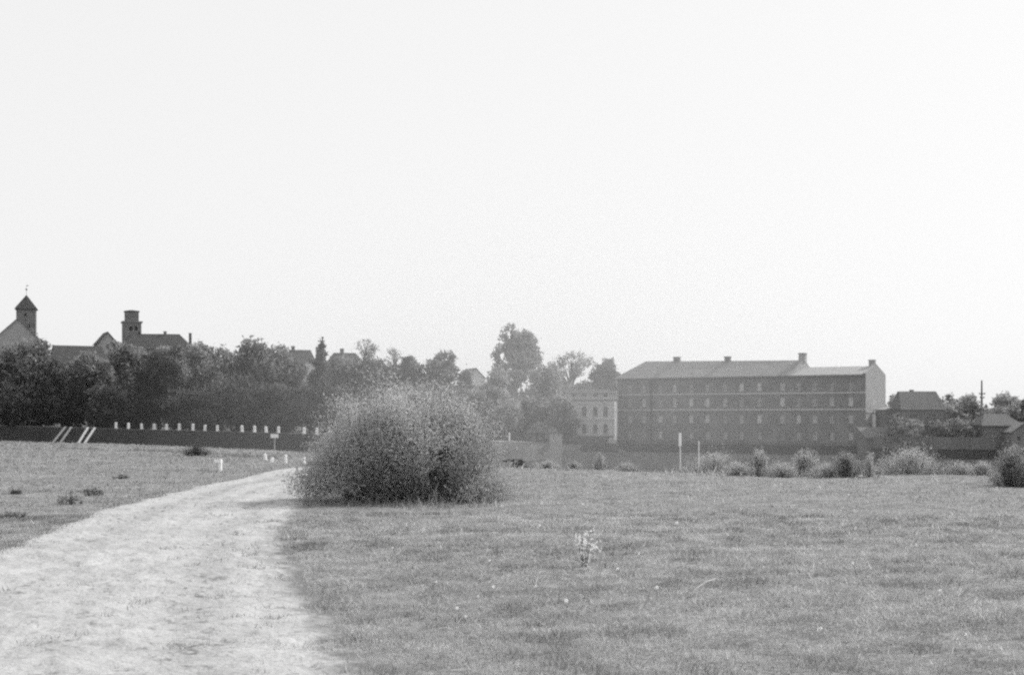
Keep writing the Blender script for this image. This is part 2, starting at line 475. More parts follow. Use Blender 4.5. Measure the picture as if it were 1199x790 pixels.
def zt(px, d): return float(far_z(X(px, d), d))

def water_mat():
    m, t, b = new_mat('river_water')
    b.inputs['Base Color'].default_value = grey(0.03); b.inputs['Roughness'].default_value = 0.08
    n = t.nodes.new('ShaderNodeTexNoise'); n.inputs['Scale'].default_value = 1.2
    tc = t.nodes.new('ShaderNodeTexCoord'); t.links.new(tc.outputs['Object'], n.inputs['Vector'])
    bp = t.nodes.new('ShaderNodeBump'); bp.inputs['Strength'].default_value = .2; t.links.new(n.outputs[0], bp.inputs['Height']); t.links.new(bp.outputs[0], b.inputs['Normal'])
    return m
rv = MB(); rv.add([(-1500, 20, -8.6), (1500, 20, -8.6), (1500, 420, -8.6), (-1500, 420, -8.6)], [(0, 1, 2, 3)])
tag(rv.build('river', water_mat()), kind='structure')

# ------------------------------------------------------------------ embankment, quay, bollards, stairs
def wall_strip(pxs, off_top, off_bot, z_add_top, z_bot, thick=0.5):
    """masonry following the crest between photo columns; front face from crest to foot"""
    mb = MB(); fr = []
    for px in pxs:
        dc, zc = crest(px); dc = float(dc); zc = float(zc)
        fr.append((Vector((X(px, dc - off_top), dc - off_top, zc + z_add_top)), Vector((X(px, dc - off_bot), dc - off_bot, z_bot)), Vector((X(px, dc + thick), dc + thick, zc + z_add_top)), Vector((X(px, dc + thick), dc + thick, z_bot))))
    for a, b in zip(fr[:-1], fr[1:]):
        mb.add([a[0], b[0], b[1], a[1]], [(0, 1, 2, 3)])
        mb.add([a[2], b[2], b[0], a[0]], [(0, 1, 2, 3)])
        mb.add([a[2], b[2], b[3], a[3]], [(3, 2, 1, 0)])
    for e in (fr[0], fr[-1]): mb.add([e[0], e[1], e[3], e[2]], [(0, 1, 2, 3)])
    return mb, fr

pxs = list(np.linspace(-700, 575, 40))
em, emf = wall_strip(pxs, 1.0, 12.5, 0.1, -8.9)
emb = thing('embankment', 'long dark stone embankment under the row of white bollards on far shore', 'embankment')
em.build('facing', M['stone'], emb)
cp = MB()
for px0, px1 in zip(pxs[:-1], pxs[1:]):
    q = []
    for px in (px0, px1):
        dc, zc = crest(px); dc = float(dc); zc = float(zc)
        q += [Vector((X(px, dc - 1.05), dc - 1.05, zc + .104)), Vector((X(px, dc - .4), dc - .4, zc + .104))]
    up = Vector((0, 0, .14))
    cp.add([q[0], q[2], q[3], q[1], q[0] + up, q[2] + up, q[3] + up, q[1] + up], [(3, 2, 1, 0), (4, 5, 6, 7), (0, 1, 5, 4), (2, 3, 7, 6)])
cp.build('coping', M['coping'], emb)

qx = [683, 700, 723] + list(np.linspace(760, 1000, 8)) + [1015, 1023] + list(np.linspace(1050, 1160, 5)) + [1165, 1300, 1500, 1900]
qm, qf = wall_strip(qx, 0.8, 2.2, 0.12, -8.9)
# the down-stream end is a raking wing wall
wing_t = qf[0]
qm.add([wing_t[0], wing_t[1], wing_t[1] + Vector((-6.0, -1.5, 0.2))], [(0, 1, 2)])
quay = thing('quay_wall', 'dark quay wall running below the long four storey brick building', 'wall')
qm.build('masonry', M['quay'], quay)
kc = MB()
for a, b in zip(qx[:-1], qx[1:]):
    q = []
    for px in (a, b):
        dc, zc = crest(px); dc = float(dc); zc = float(zc)
        q += [Vector((X(px, dc - .86), dc - .86, zc + .124)), Vector((X(px, dc - .3), dc - .3, zc + .124))]
    up = Vector((0, 0, .16))
    kc.add([q[0], q[2], q[3], q[1], q[0] + up, q[2] + up, q[3] + up, q[1] + up], [(3, 2, 1, 0), (4, 5, 6, 7), (0, 1, 5, 4), (2, 3, 7, 6)])
kc.build('coping', M['quay'], quay)

BOLL = [136, 150.5, 166, 180.7, 195.3, 210, 226, 240, 254.6, 283.5, 298, 311.6, 326, 356, 371, 386]
ORD = ['leftmost', 'second', 'third', 'fourth', 'fifth', 'sixth', 'seventh', 'eighth', 'ninth', 'tenth', 'eleventh', 'twelfth', 'thirteenth', 'fourteenth', 'fifteenth', 'sixteenth']
b0 = None
for i, px in enumerate(BOLL):
    dc, zc = crest(px); d = float(dc) - 0.7
    if b0 is None:
        mb = MB(); mb.lathe([(.27, -.1), (.27, .1), (.24, .14), (.23, .82), (.25, .86), (.25, .93), (.17, 1.02), (.03, 1.06)], 10)
        b0 = mb.build('bollard', M['white'], smooth=False); o = b0
    else:
        o = b0.copy(); COL.objects.link(o)
    o.location = (X(px, d), d, float(zc) + .244); o.rotation_euler = (random.uniform(-.05, .05), random.uniform(-.06, .06), i * .7); o.scale = (1, 1, 0.92 + .16 * random.random())
    lab = 'white bollard on the dark embankment edge, ' + ('leftmost of its row' if i == 0 else ORD[i] + ' from the left' if i < 15 else 'rightmost, beside the big bush')
    tag(o, lab, 'bollard', 'white bollards along the embankment edge')

# two flights of steps down the embankment, with pale cheek strips
def stairs(lines, label):
    root = None
    for k, (ax, bx) in enumerate(lines):
        dc, zc = crest(ax); dc = float(dc); zc = float(zc)
        def on(px, s):     # point on the facing, s from 0 (crest) to 1 (foot)
            c0, z0 = crest(px); c0 = float(c0); z0 = float(z0)
            y = c0 - 1.0 - 11.5 * s; return Vector((X(px, y), y, z0 + .1 + (-8.9 - z0 - .1) * s))
        top = on(ax, 0.0); low = on(bx, .2)
        if root is None:
            root = thing('embankment_stairs', label, 'stairs', top, 0, 'stairways down the embankment')
        d = low - top; foot = top + d * 2.4
        side = Vector((.45, 0, 0)); up = Vector((0, -.12, .22))
        a0 = top - root.location; a1 = foot - root.location
        mb = MB(); mb.add([a0, a0 + side, a1 + side, a1, a0 + up, a0 + side + up, a1 + side + up, a1 + up], [(0, 1, 2, 3), (7, 6, 5, 4), (0, 4, 5, 1), (1, 5, 6, 2), (2, 6, 7, 3), (3, 7, 4, 0)])
        mb.build('cheek_strip', M['white_worn'] if 'bright' in label else M['concrete'], root)
        if k == 0: A = (a0, a1)
        else:
            st = MB(); n = 22
            for j in range(n):
                p = A[0] + (A[1] - A[0]) * (j / n) + side * 1.05; q = a0 + (a1 - a0) * (j / n) - Vector((.02, 0, 0))
                p2 = A[0] + (A[1] - A[0]) * ((j + 1) / n) + side * 1.05; q2 = a0 + (a1 - a0) * ((j + 1) / n) - Vector((.02, 0, 0))
                z = p.z + .12; yb = p.y + .1; yf = p2.y - .05
                st.add([(p.x, yb, z), (q.x, yb, z), (q.x, yf, z), (p.x, yf, z), (p.x, yb, p2.z - .3), (q.x, yb, p2.z - .3), (q.x, yf, p2.z - .3), (p.x, yf, p2.z - .3)],
                       [(0, 3, 2, 1), (3, 7, 6, 2), (0, 4, 7, 3), (1, 2, 6, 5)])
            st.build('steps', M['stone'], root)
stairs([(75.5, 66.5), (82.5, 74.5)], 'faint stairway down the dark embankment, left of the two')
stairs([(102, 95), (110, 102.5)], 'bright edged stairway down the dark embankment, right of the two')


# ------------------------------------------------------------------ added haze standing in for a lens flare veil: thin, densest over the far bank in the middle
def haze():
    m = bpy.data.materials.new('flare_haze'); m.use_nodes = True
    t = m.node_tree; t.nodes.clear()
    out = t.nodes.new('ShaderNodeOutputMaterial')
    vs = t.nodes.new('ShaderNodeVolumeScatter'); vs.inputs['Color'].default_value = grey(1.0); vs.inputs['Anisotropy'].default_value = 0.35
    tc = t.nodes.new('ShaderNodeTexCoord'); mp = t.nodes.new('ShaderNodeMapping'); mp.vector_type = 'TEXTURE'
    mp.inputs['Location'].default_value = (6, 215, 0); mp.inputs['Scale'].default_value = (78, 130, 45)
    ln = t.nodes.new('ShaderNodeVectorMath'); ln.operation = 'LENGTH'
    mr = t.nodes.new('ShaderNodeMapRange'); mr.interpolation_type = 'SMOOTHERSTEP'
    mr.inputs['From Min'].default_value = 1.0; mr.inputs['From Max'].default_value = 0.0
    mr.inputs['To Min'].default_value = 0.00005; mr.inputs['To Max'].default_value = 0.0032
    t.links.new(tc.outputs['Object'], mp.inputs[0]); t.links.new(mp.outputs[0], ln.inputs[0]); t.links.new(ln.outputs['Value'], mr.inputs[0])
    t.links.new(mr.outputs[0], vs.inputs['Density']); t.links.new(vs.outputs[0], out.inputs['Volume'])
    b = MB(); b.box(-420, 420, -80, 700, -30, 90)
    return tag(b.build('haze', m), kind='structure')
if HAZE: haze()

# ------------------------------------------------------------------ buildings
def wall_holes(mb, L, z0, z1, holes, y=0.0, rec=0.2, axis='x', x0=0.0):
    """front wall in the plane y (facing -y) with real openings and reveals"""
    xs = sorted({x0, L} | {round(h[0], 4) for h in holes} | {round(h[1], 4) for h in holes})
    zs = sorted({z0, z1} | {round(h[2], 4) for h in holes} | {round(h[3], 4) for h in holes})
    def inh(xa, za):
        for h in holes:
            if h[0] - 1e-4 <= xa < h[1] - 1e-4 and h[2] - 1e-4 <= za < h[3] - 1e-4: return True
        return False
    pt = (lambda a, b, c: (a, b, c)) if axis == 'x' else (lambda a, b, c: (-b + 0.0, a, c))
    for a, b in zip(xs[:-1], xs[1:]):
        for c, d in zip(zs[:-1], zs[1:]):
            if not inh(a, c): mb.add([pt(a, y, c), pt(b, y, c), pt(b, y, d), pt(a, y, d)], [(0, 1, 2, 3)])
    for h in holes:
        a, b, c, d = h; r = y + rec
        mb.add([pt(a, y, c), pt(b, y, c), pt(b, y, d), pt(a, y, d), pt(a, r, c), pt(b, r, c), pt(b, r, d), pt(a, r, d)], [(0, 4, 5, 1), (1, 5, 6, 2), (2, 6, 7, 3), (3, 7, 4, 0)])

def window(parent, x0, x1, z0, z1, y, pane='pane', frame='frame', sill=True, bars=True, surround=None):
    f = .07 if (x1 - x0) > .6 else .05
    mb = MB(); mb.box(x0, x0 + f, y - .06, y, z0, z1); mb.box(x1 - f, x1, y - .06, y, z0, z1)
    mb.box(x0 + f, x1 - f, y - .06, y, z0, z0 + f); mb.box(x0 + f, x1 - f, y - .06, y, z1 - f, z1)
    if bars:
        xm = (x0 + x1) / 2; zm = z0 + (z1 - z0) * .66
        mb.box(xm - .03, xm + .03, y - .055, y - .004, z0 + f, z1 - f); mb.box(x0 + f, x1 - f, y - .05, y - .006, zm - .03, zm + .03)
    w = mb.build('window', M[frame], parent)
    p = MB(); p.add([(x0 + .01, y - .02, z0 + .01), (x1 - .01, y - .02, z0 + .01), (x1 - .01, y - .02, z1 - .01), (x0 + .01, y - .02, z1 - .01)], [(0, 1, 2, 3)])
    p.build('pane', M[pane], w)
    if sill:
        s = MB(); s.box(x0 - .06, x1 + .06, y - .3, y - .1, z0 - .1, z0 - .004); s.build('sill', M['recess'], w)
    return w

# --- the long four storey brick building
A = Vector((X(723, 250), 250, 0)); B = Vector((X(1013.5, 225), 225, 0))
LB = (B - A).length; rzB = math.atan2(B.y - A.y, B.x - A.x)
BASE = -3.15; EAVE = Z(437.5, 225) - BASE; DEP = 9.4
big = thing('brick_building', 'long four storey brick building with pale gable end and three chimneys', 'building', (A.x, A.y, BASE), rzB)
def fx(px):         # photo column to position along the facade
    k = (px - CX) / F
    ca, sa = math.cos(rzB), math.sin(rzB)
    return (k * A.y - A.x) / (ca - k * sa)
SPLIT = fx(926)
cols = [738, 754, 773, 790, 809, 828, 849, 868, 889, 916, 935, 954, 974, 996]
fz = EAVE
rows = [(fz * .785, fz * .90), (fz * .565, fz * .69), (fz * .33, fz * .445), (fz * .095, fz * .205)]
holes = []
for px in cols:
    x = fx(px)
    for (a, b) in rows: holes.append((x - .42, x + .42, a, b))
mb = MB(); wall_holes(mb, LB, -1.0, EAVE, holes, 0, .2)
mb.add([(0, 0, -1), (0, DEP, -1), (0, DEP, EAVE), (0, 0, EAVE)], [(3, 2, 1, 0)])
mb.add([(0, DEP, -1), (LB, DEP, -1), (LB, DEP, EAVE), (0, DEP, EAVE)], [(3, 2, 1, 0)])
mb.build('wall', M['brick'], big)
RIDGE1 = Z(421.5, 250 - .3 * 25 + 4) - BASE; RIDGE2 = Z(429.5, 234) - BASE
# gable end (pale), facing right
g = MB(); xe = LB + .003
g.add([(xe, 0, 2.6), (xe, DEP, 2.6), (xe, DEP, EAVE - .1), (xe, DEP / 2, RIDGE2 + .25), (xe, 0, EAVE - .1)], [(0, 1, 2, 3, 4)])
g.add([(xe, 0, -1), (xe, DEP, -1), (xe, DEP, 2.6), (xe, 0, 2.6)], [(0, 1, 2, 3)])
for s in (0, 1):        # raised verge
    y0, y1 = (0, DEP / 2) if s == 0 else (DEP / 2, DEP)
    za, zb = (EAVE - .1, RIDGE2 + .25) if s == 0 else (RIDGE2 + .25, EAVE - .1)
    g.add([(xe, y0, za), (xe, y1, zb), (xe - .35, y1, zb), (xe - .35, y0, za), (xe, y0, za + .18), (xe, y1, zb + .18), (xe - .35, y1, zb + .18), (xe - .35, y0, za + .18)], [(4, 5, 6, 7), (0, 1, 5, 4), (3, 7, 6, 2)])
gw = g.build('gable_wall', M['gable'], big)
gb = MB(); gb.box(LB + .006, LB + .1, .2, DEP - .2, EAVE * .47, EAVE * .47 + .18); gb.build('string_course', M['band'], gw)
for k, z in enumerate((EAVE * .735, EAVE * .505, EAVE * .045)):
    s = MB(); s.box(-.02, LB + .02, -.12, -.003, z, z + (.26 if k < 2 else .14)); s.build('string_course', M['band'] if k < 2 else M['coping'], big)
co = MB(); co.box(-.1, LB + .05, -.28, -.003, EAVE - .32, EAVE - .04); co.build('cornice', M['brick'], big)
w0 = None
for h in holes:
    hgt = h[3] - h[2]
    w = window(big, h[0], h[1], h[2], h[3], .2, random.choice(['pane', 'pane', 'pane_mid', 'pane_low']) if h[2] > fz * .5 else random.choice(['pane', 'pane_mid', 'pane_mid', 'pane_low']), 'frame' if h[2] > fz * .3 else 'recess', True, True)
# drain pipe
for px in (763,):
    x = fx(px); p = MB(); p.tube([(x, -.2, -.8), (x, -.2, EAVE - .3)], .16, 8); p.build('drain_pipe', M['pipe'], big)
# roofs
ov = .45
r1 = MB()
yk = DEP / 2; hip = fx(741)
r1.add([(-ov, -ov, EAVE - .05), (SPLIT, -ov, EAVE - .05), (SPLIT, yk, RIDGE1 - .45), (hip, yk, RIDGE1)], [(0, 1, 2, 3)])
r1.add([(-ov, DEP + ov, EAVE - .05), (SPLIT, DEP + ov, EAVE - .05), (SPLIT, yk, RIDGE1 - .45), (hip, yk, RIDGE1)], [(3, 2, 1, 0)])
r1.add([(-ov, -ov, EAVE - .05), (-ov, DEP + ov, EAVE - .05), (hip, yk, RIDGE1)], [(2, 1, 0)])
r1.add([(SPLIT, -ov, EAVE - .05), (SPLIT, DEP + ov, EAVE - .05), (SPLIT, yk, RIDGE1 - .45)], [(0, 1, 2)])
r1.add([(-ov, -ov, EAVE - .05), (SPLIT, -ov, EAVE - .05), (SPLIT, -ov, EAVE - .2), (-ov, -ov, EAVE - .2)], [(3, 2, 1, 0)])
ro1 = r1.build('roof', M['slate'], big)
r2 = MB()
r2.add([(SPLIT + .02, -ov, EAVE - .03), (LB - .4, -ov, EAVE - .03), (LB - .4, yk, RIDGE2), (SPLIT + .02, yk, RIDGE2)], [(0, 1, 2, 3)])
r2.add([(SPLIT + .02, DEP + ov, EAVE - .03), (LB - .4, DEP + ov, EAVE - .03), (LB - .4, yk, RIDGE2), (SPLIT + .02, yk, RIDGE2)], [(3, 2, 1, 0)])
r2.add([(SPLIT, -ov, EAVE - .03), (LB - .4, -ov, EAVE - .03), (LB - .4, -ov, EAVE - .18), (SPLIT, -ov, EAVE - .18)], [(3, 2, 1, 0)])
ro2 = r2.build('roof', M['slate_light'], big)
def chimney(parent, x, y, z0, z1, w, m='chimney', name='chimney'):
    mb = MB(); mb.box(x - w / 2, x + w / 2, y - w * .4, y + w * .4, z0, z1 - .15); mb.box(x - w / 2 - .08, x + w / 2 + .08, y - w * .4 - .08, y + w * .4 + .08, z1 - .15, z1)
    return mb.build(name, M[m], parent)
chimney(ro1, fx(778), yk, RIDGE1 - .4, RIDGE1 + .65, 1.0)
chimney(ro1, fx(838), yk, RIDGE1 - .6, RIDGE1 + .5, .9)
# fire wall with stack between the two roofs
fw = MB(); xs = SPLIT + .02
fw.add([(xs, -.2, EAVE), (xs, yk, RIDGE1 - .1), (xs, DEP, EAVE), (xs + .4, -.2, EAVE), (xs + .4, yk, RIDGE1 - .1), (xs + .4, DEP, EAVE)], [(0, 2, 1), (3, 4, 5), (0, 1, 4, 3), (1, 2, 5, 4)])
fwo = fw.build('fire_wall', M['gable'], big)
chimney(fwo, xs + .1, yk, RIDGE1 - .65, RIDGE1 + .75, 1.1, 'gable')
chimney(ro2, LB - .6, yk, RIDGE2 - .2, RIDGE2 + 1.0, .9, 'gable')

# --- the small pale building beside it
D2 = 244.0
xa, xb = X(664, D2), X(723.5, D2); L2 = xb - xa
b2b = -3.0; top2 = Z(458, D2) - b2b
sm = thing('office_building', 'small pale two storey building with cornice left of the long brick building', 'building', (xa, D2, b2b))
hs = []
def z2(row): return Z(row, D2) - b2b
for px in (672, 684, 697, 709): 
    x = X(px, D2) - xa; hs.append((x - .36, x + .36, z2(487), z2(476)))
for px in (672, 684, 697, 709):
    x = X(px, D2) - xa; hs.append((x - .36, x + .36, z2(507), z2(496.5)))
for px in (672, 684.5, 697, 709):
    x = X(px, D2) - xa; hs.append((x - .3, x + .3, z2(464.3), z2(461.6)))
mb = MB(); wall_holes(mb, L2, z2(510), top2, hs, 0, .2)
mb.add([(0, 0, z2(510)), (0, 8, z2(510)), (0, 8, top2), (0, 0, top2)], [(3, 2, 1, 0)]); mb.add([(L2, 0, z2(510)), (L2, 8, z2(510)), (L2, 8, top2), (L2, 0, top2)], [(0, 1, 2, 3)])
mb.add([(0, 8, z2(510)), (L2, 8, z2(510)), (L2, 8, top2), (0, 8, top2)], [(3, 2, 1, 0)])
mb.build('wall', M['facade_plaster'], sm)
pl = MB(); pl.box(-.1, L2 + .1, -.12, 8.1, -1.2, z2(510)); pl.build('plinth', M['plinth'], sm)
for h in hs: window(sm, h[0], h[1], h[2], h[3], .2, 'pane_dark', 'plinth', h[3] - h[2] > 1, h[3] - h[2] > 1)
for r0, r1_, pr, mm in ((459.5, 457.5, .5, 'facade_plaster'), (468.8, 467.4, .16, 'plaster_grey'), (491.5, 489, .16, 'facade_plaster'), (473, 472, .08, 'band')):
    s = MB(); s.box(-pr * .6, L2 + .02, -pr, -.003, z2(r0), z2(r1_)); s.build('cornice' if pr > .3 else 'string_course', M[mm], sm)
pf = MB(); x = X(720.5, D2) - xa; pf.box(x - .22, x + .22, -.22, -.003, z2(515), z2(470)); pf.build('drain_pipe', M['white'], sm)
rf = MB(); rf.add([(-.3, -.5, top2 + .08), (L2 + .02, -.5, top2 + .08), (L2 + .02, 8.4, top2 + .5), (-.3, 8.4, top2 + .5), (-.3, -.5, top2 + .004), (L2 + .02, -.5, top2 + .004)], [(0, 1, 2, 3), (4, 5, 1, 0)])
rf.build('roof', M['slate_dark'], sm)
dr = MB(); x = X(716, D2) - xa; dr.box(x - .5, x + .9, -.2, -.124, .1, 1.1); dr.build('door', M['plaster'], sm)

# --- generic houses of the town
def house(name, label, cat, px, d, L, Wd, r_eave, r_ridge, rot=0.0, ridge='x', hip=0.0, wall='plaster_grey', roof='slate_dark', chim=(), wins=(), gable=None, ov=.35, mans=None, base=None):
    """px: column of the middle of the front; rows give eave and ridge; wins: (side, u, z-frac, w, h)"""
    zb = zt(px, d) if base is None else base
    root = thing(name, label, cat, (X(px, d), d, zb), math.radians(rot))
    ze = Z(r_eave, d) - zb; zr = Z(r_ridge, d) - zb
    h = L / 2
    fh = [(u * h - w / 2, u * h + w / 2, ze * f, ze * f + hh) for (s, u, f, w, hh) in wins if s == 'f']
    mb = MB(); 
    wall_holes(mb, h, -1.5, ze, fh, 0, .18, 'x', -h)
    mb.add([(-h, 0, -1.5), (-h, Wd, -1.5), (-h, Wd, ze), (-h, 0, ze)], [(3, 2, 1, 0)])
    mb.add([(h, 0, -1.5), (h, Wd, -1.5), (h, Wd, ze), (h, 0, ze)], [(0, 1, 2, 3)])
    mb.add([(-h, Wd, -1.5), (h, Wd, -1.5), (h, Wd, ze), (-h, Wd, ze)], [(3, 2, 1, 0)])
    if ridge == 'x' and not hip:
        for s in (-h, h): mb.add([(s, 0, ze), (s, Wd, ze), (s, Wd / 2, zr - .08)], [(0, 1, 2)])
    if ridge == 'y' and not hip:
        for y in (0, Wd): mb.add([(-h, y, ze), (h, y, ze), (0, y, zr - .08)], [(0, 1, 2)])
    mb.build('wall', M[wall], root)
    for k in fh: window(root, k[0], k[1], k[2], k[3], .18, 'pane_dark', 'frame', True, k[1] - k[0] > .6)
    r = MB(); t = .16
    o = ov
    if ridge == 'x':
        a, b = -h - (o if not hip else o), h + o
        r.add([(a, -o, ze - .1), (b, -o, ze - .1), (b - hip, Wd / 2, zr), (a + hip, Wd / 2, zr)], [(0, 1, 2, 3)])
        r.add([(a, Wd + o, ze - .1), (b, Wd + o, ze - .1), (b - hip, Wd / 2, zr), (a + hip, Wd / 2, zr)], [(3, 2, 1, 0)])
        if hip:
            r.add([(a, -o, ze - .1), (a, Wd + o, ze - .1), (a + hip, Wd / 2, zr)], [(2, 1, 0)]); r.add([(b, -o, ze - .1), (b, Wd + o, ze - .1), (b - hip, Wd / 2, zr)], [(0, 1, 2)])
        r.add([(a, -o, ze - .1), (b, -o, ze - .1), (b, -o, ze - .1 - t), (a, -o, ze - .1 - t)], [(3, 2, 1, 0)])
    else:
        a, b = -o, Wd + o
        r.add([(-h - o, a, ze - .1), (0, a, zr), (0, b, zr), (-h - o, b, ze - .1)], [(0, 1, 2, 3)])
        r.add([(h + o, a, ze - .1), (0, a, zr), (0, b, zr), (h + o, b, ze - .1)], [(3, 2, 1, 0)])
        for s in (-1, 1): r.add([(s * (h + o), a, ze - .1), (0, a, zr), (0, a, zr - t), (s * (h + o), a, ze - .1 - t)], [(0, 1, 2, 3)])
    ro = r.build('roof', M[roof], root)
    for (u, top, w) in chim:
        zc = zr + top
        if ridge == 'x': chimney(ro, u * h, Wd / 2, (zr - 1.2 if abs(u) < .85 else ze - .5), zc, w, 'slate_dark' if w < .8 else 'chimney')
        else: chimney(ro, .0, u * Wd, zr - 1.2, zc, w)
    return root

house('gabled_house', 'pale gabled house in front of the pointed tower at left edge', 'house', 20, 350, 10.5, 14, 397, 372.5, 22, 'y', 0, 'plaster', 'slate', (), [('f', -.35, .55, .9, 1.4), ('f', .3, .55, .9, 1.4), ('f', 0, .8, .8, 1.2)])
house('town_house', 'dark roofed house with pale gable end below the flat topped tower', 'house', 96, 325, 10.5, 10, 424, 403.5, 28, 'x', 0, 'plaster_grey', 'slate_dark', (), [('f', -.5, .7, .9, 1.4), ('f', .4, .7, .9, 1.4)])
house('dormer_house', 'small steep gabled house with dark roof just left of flat topped tower', 'house', 126, 390, 5.2, 8, 403, 388, 24, 'y', 0, 'plaster', 'slate_dark', (), [('f', 0, .82, .9, 1.2)], ov=.5)
house('town_hall', 'long dark hipped roof building with slim chimneys right of flat topped tower', 'building', 184, 415, 19.5, 12, 408, 389.5, 6, 'x', 4.5, 'plaster_grey', 'slate_dark', ((-.62, .7, .7), (.15, .8, .8), (.9, 0.3, .75)), [('f', -.4, .6, .9, 1.4), ('f', .2, .6, .9, 1.4)])
house('town_house', 'dark roofed house with one chimney peeping over trees near the spire shaped tree', 'house', 352, 330, 6.6, 9, 424, 408.5, 10, 'x', 1.2, 'plaster', 'slate_dark', ((-.5, .9, .8),), [('f', .2, .8, .8, 1.2)])
house('town_house', 'dark roof with a square chimney above trees left of the bare tree', 'house', 404, 335, 8.5, 9, 425, 412, 8, 'x', 2.0, 'plaster_grey', 'slate_dark', ((-.15, 1.0, .9),), [('f', .2, .8, .8, 1.2)])
house('pale_house', 'white walled house glimpsed through gap between trees under the long roof', 'house', 222, 292, 5.5, 7, 434, 424, 12, 'y', 0, 'plaster_white', 'slate', (), [('f', -.4, .6, .8, 1.3), ('f', .3, .6, .8, 1.3)])
house('pale_house', 'white walled house half hidden in trees below the spire shaped tree', 'house', 361, 292, 4.6, 7, 431, 421, 10, 'y', 0, 'plaster_white', 'slate', (), [('f', 0, .7, .8, 1.3)])
house('villa', 'grey gabled house with white wall among trees left of the tallest tree', 'house', 557, 320, 4.2, 8, 443, 430.5, 18, 'y', 0, 'plaster_white', 'slate_dark', (), [('f', -.3, .7, .8, 1.2)])

# pointed tower
def tower_box(mb, w, z0, z1, c=(0, 0)): mb.box(c[0] - w / 2, c[0] + w / 2, c[1] - w / 2, c[1] + w / 2, z0, z1)
dT = 430; zb = zt(27, dT)
tw = thing('pointed_tower', 'square brick tower with pointed pyramid roof and finial at far left', 'tower', (X(27, dT), dT + 3, zb), math.radians(16))
zz = lambda r: Z(r, dT) - zb
wT = 5.6
mb = MB(); wall_holes(mb, wT / 2, -1, zz(360.5), [(-.55, .1, zz(370), zz(366.5)), (.7, 1.2, zz(383), zz(380))], -wT / 2, .3, 'x', -wT / 2)
mb.add([(-wT/2, -wT/2, -1), (-wT/2, wT/2, -1), (-wT/2, wT/2, zz(360.5)), (-wT/2, -wT/2, zz(360.5))], [(3, 2, 1, 0)])
mb.add([(wT/2, -wT/2, -1), (wT/2, wT/2, -1), (wT/2, wT/2, zz(360.5)), (wT/2, -wT/2, zz(360.5))], [(0, 1, 2, 3)])
mb.add([(-wT/2, wT/2, -1), (wT/2, wT/2, -1), (wT/2, wT/2, zz(360.5)), (-wT/2, wT/2, zz(360.5))], [(3, 2, 1, 0)])
mb.build('wall', M['tower'], tw)
for h in ((-.55, .1, zz(370), zz(366.5)), (.7, 1.2, zz(383), zz(380))):
    q = MB(); q.add([(h[0], -wT/2 + .28, h[2]), (h[1], -wT/2 + .28, h[2]), (h[1], -wT/2 + .28, h[3]), (h[0], -wT/2 + .28, h[3])], [(0, 1, 2, 3)]); q.build('window', M['void'], tw)
e = wT / 2 + .45; r = MB(); ze = zz(361)
r.add([(-e, -e, ze), (e, -e, ze), (e, e, ze), (-e, e, ze), (0, 0, zz(344)), (-e, -e, ze - .2), (e, -e, ze - .2), (e, e, ze - .2), (-e, e, ze - .2)], [(0, 1, 4), (1, 2, 4), (2, 3, 4), (3, 0, 4), (0, 5, 6, 1), (1, 6, 7, 2), (2, 7, 8, 3), (3, 8, 5, 0), (5, 8, 7, 6)])
rr = r.build('roof', M['slate_dark'], tw)
fi = MB(); fi.lathe([(.05, zz(345)), (.04, zz(339)), (.2, zz(338.6)), (.3, zz(337.8)), (.2, zz(337)), (.04, zz(336.6)), (.03, zz(332.5))], 8); fi.box(0.03, .6, -.02, .02, zz(333.6), zz(332.8)); fi.build('finial', M['iron'], rr)

# flat topped tower
zb = zt(151, dT)
ft = thing('lantern_tower', 'square tower with narrower flat topped upper stage on the wooded hill', 'tower', (X(151, dT), dT + 3, zb), math.radians(20))
zz = lambda r: Z(r, dT) - zb
wl, wu = 5.3, 3.9
mb = MB(); wall_holes(mb, wl / 2, -1, zz(377.5), [(-1.0, .1, zz(387), zz(382)),(.7, 1.5, zz(387), zz(382))], -wl / 2, .4, 'x', -wl / 2)
for s, f in ((-1, (3, 2, 1, 0)), (1, (0, 1, 2, 3))): mb.add([(s*wl/2, -wl/2, -1), (s*wl/2, wl/2, -1), (s*wl/2, wl/2, zz(377.5)), (s*wl/2, -wl/2, zz(377.5))], [f])
mb.add([(-wl/2, wl/2, -1), (wl/2, wl/2, -1), (wl/2, wl/2, zz(377.5)), (-wl/2, wl/2, zz(377.5))], [(3, 2, 1, 0)])
mb.build('wall', M['tower'], ft)
for a, b in ((-1.0, .1), (.7, 1.5)):
    q = MB(); q.add([(a, -wl/2 + .38, zz(387)), (b, -wl/2 + .38, zz(387)), (b, -wl/2 + .38, zz(382)), (a, -wl/2 + .38, zz(382))], [(0, 1, 2, 3)]); q.build('window', M['void'], ft)
q = MB(); tower_box(q, wl + .7, zz(377.5), zz(375.8)); q.build('cornice', M['tower'], ft)
q = MB(); tower_box(q, wu, zz(375.8), zz(364.6)); q.build('upper_stage', M['tower'], ft)
q = MB(); ee = wu / 2 + .25; z1 = zz(364.6); q.add([(-ee, -ee, z1), (ee, -ee, z1), (ee, ee, z1), (-ee, ee, z1), (-ee, -ee, z1 + .25), (ee, -ee, z1 + .25), (ee, ee, z1 + .25), (-ee, ee, z1 + .25), (0, 0, zz(361.8))], [(3, 2, 1, 0), (0, 1, 5, 4), (1, 2, 6, 5), (2, 3, 7, 6), (3, 0, 4, 7), (4, 5, 8), (5, 6, 8), (6, 7, 8), (7, 4, 8)])
q.build('roof', M['slate_dark'], ft)

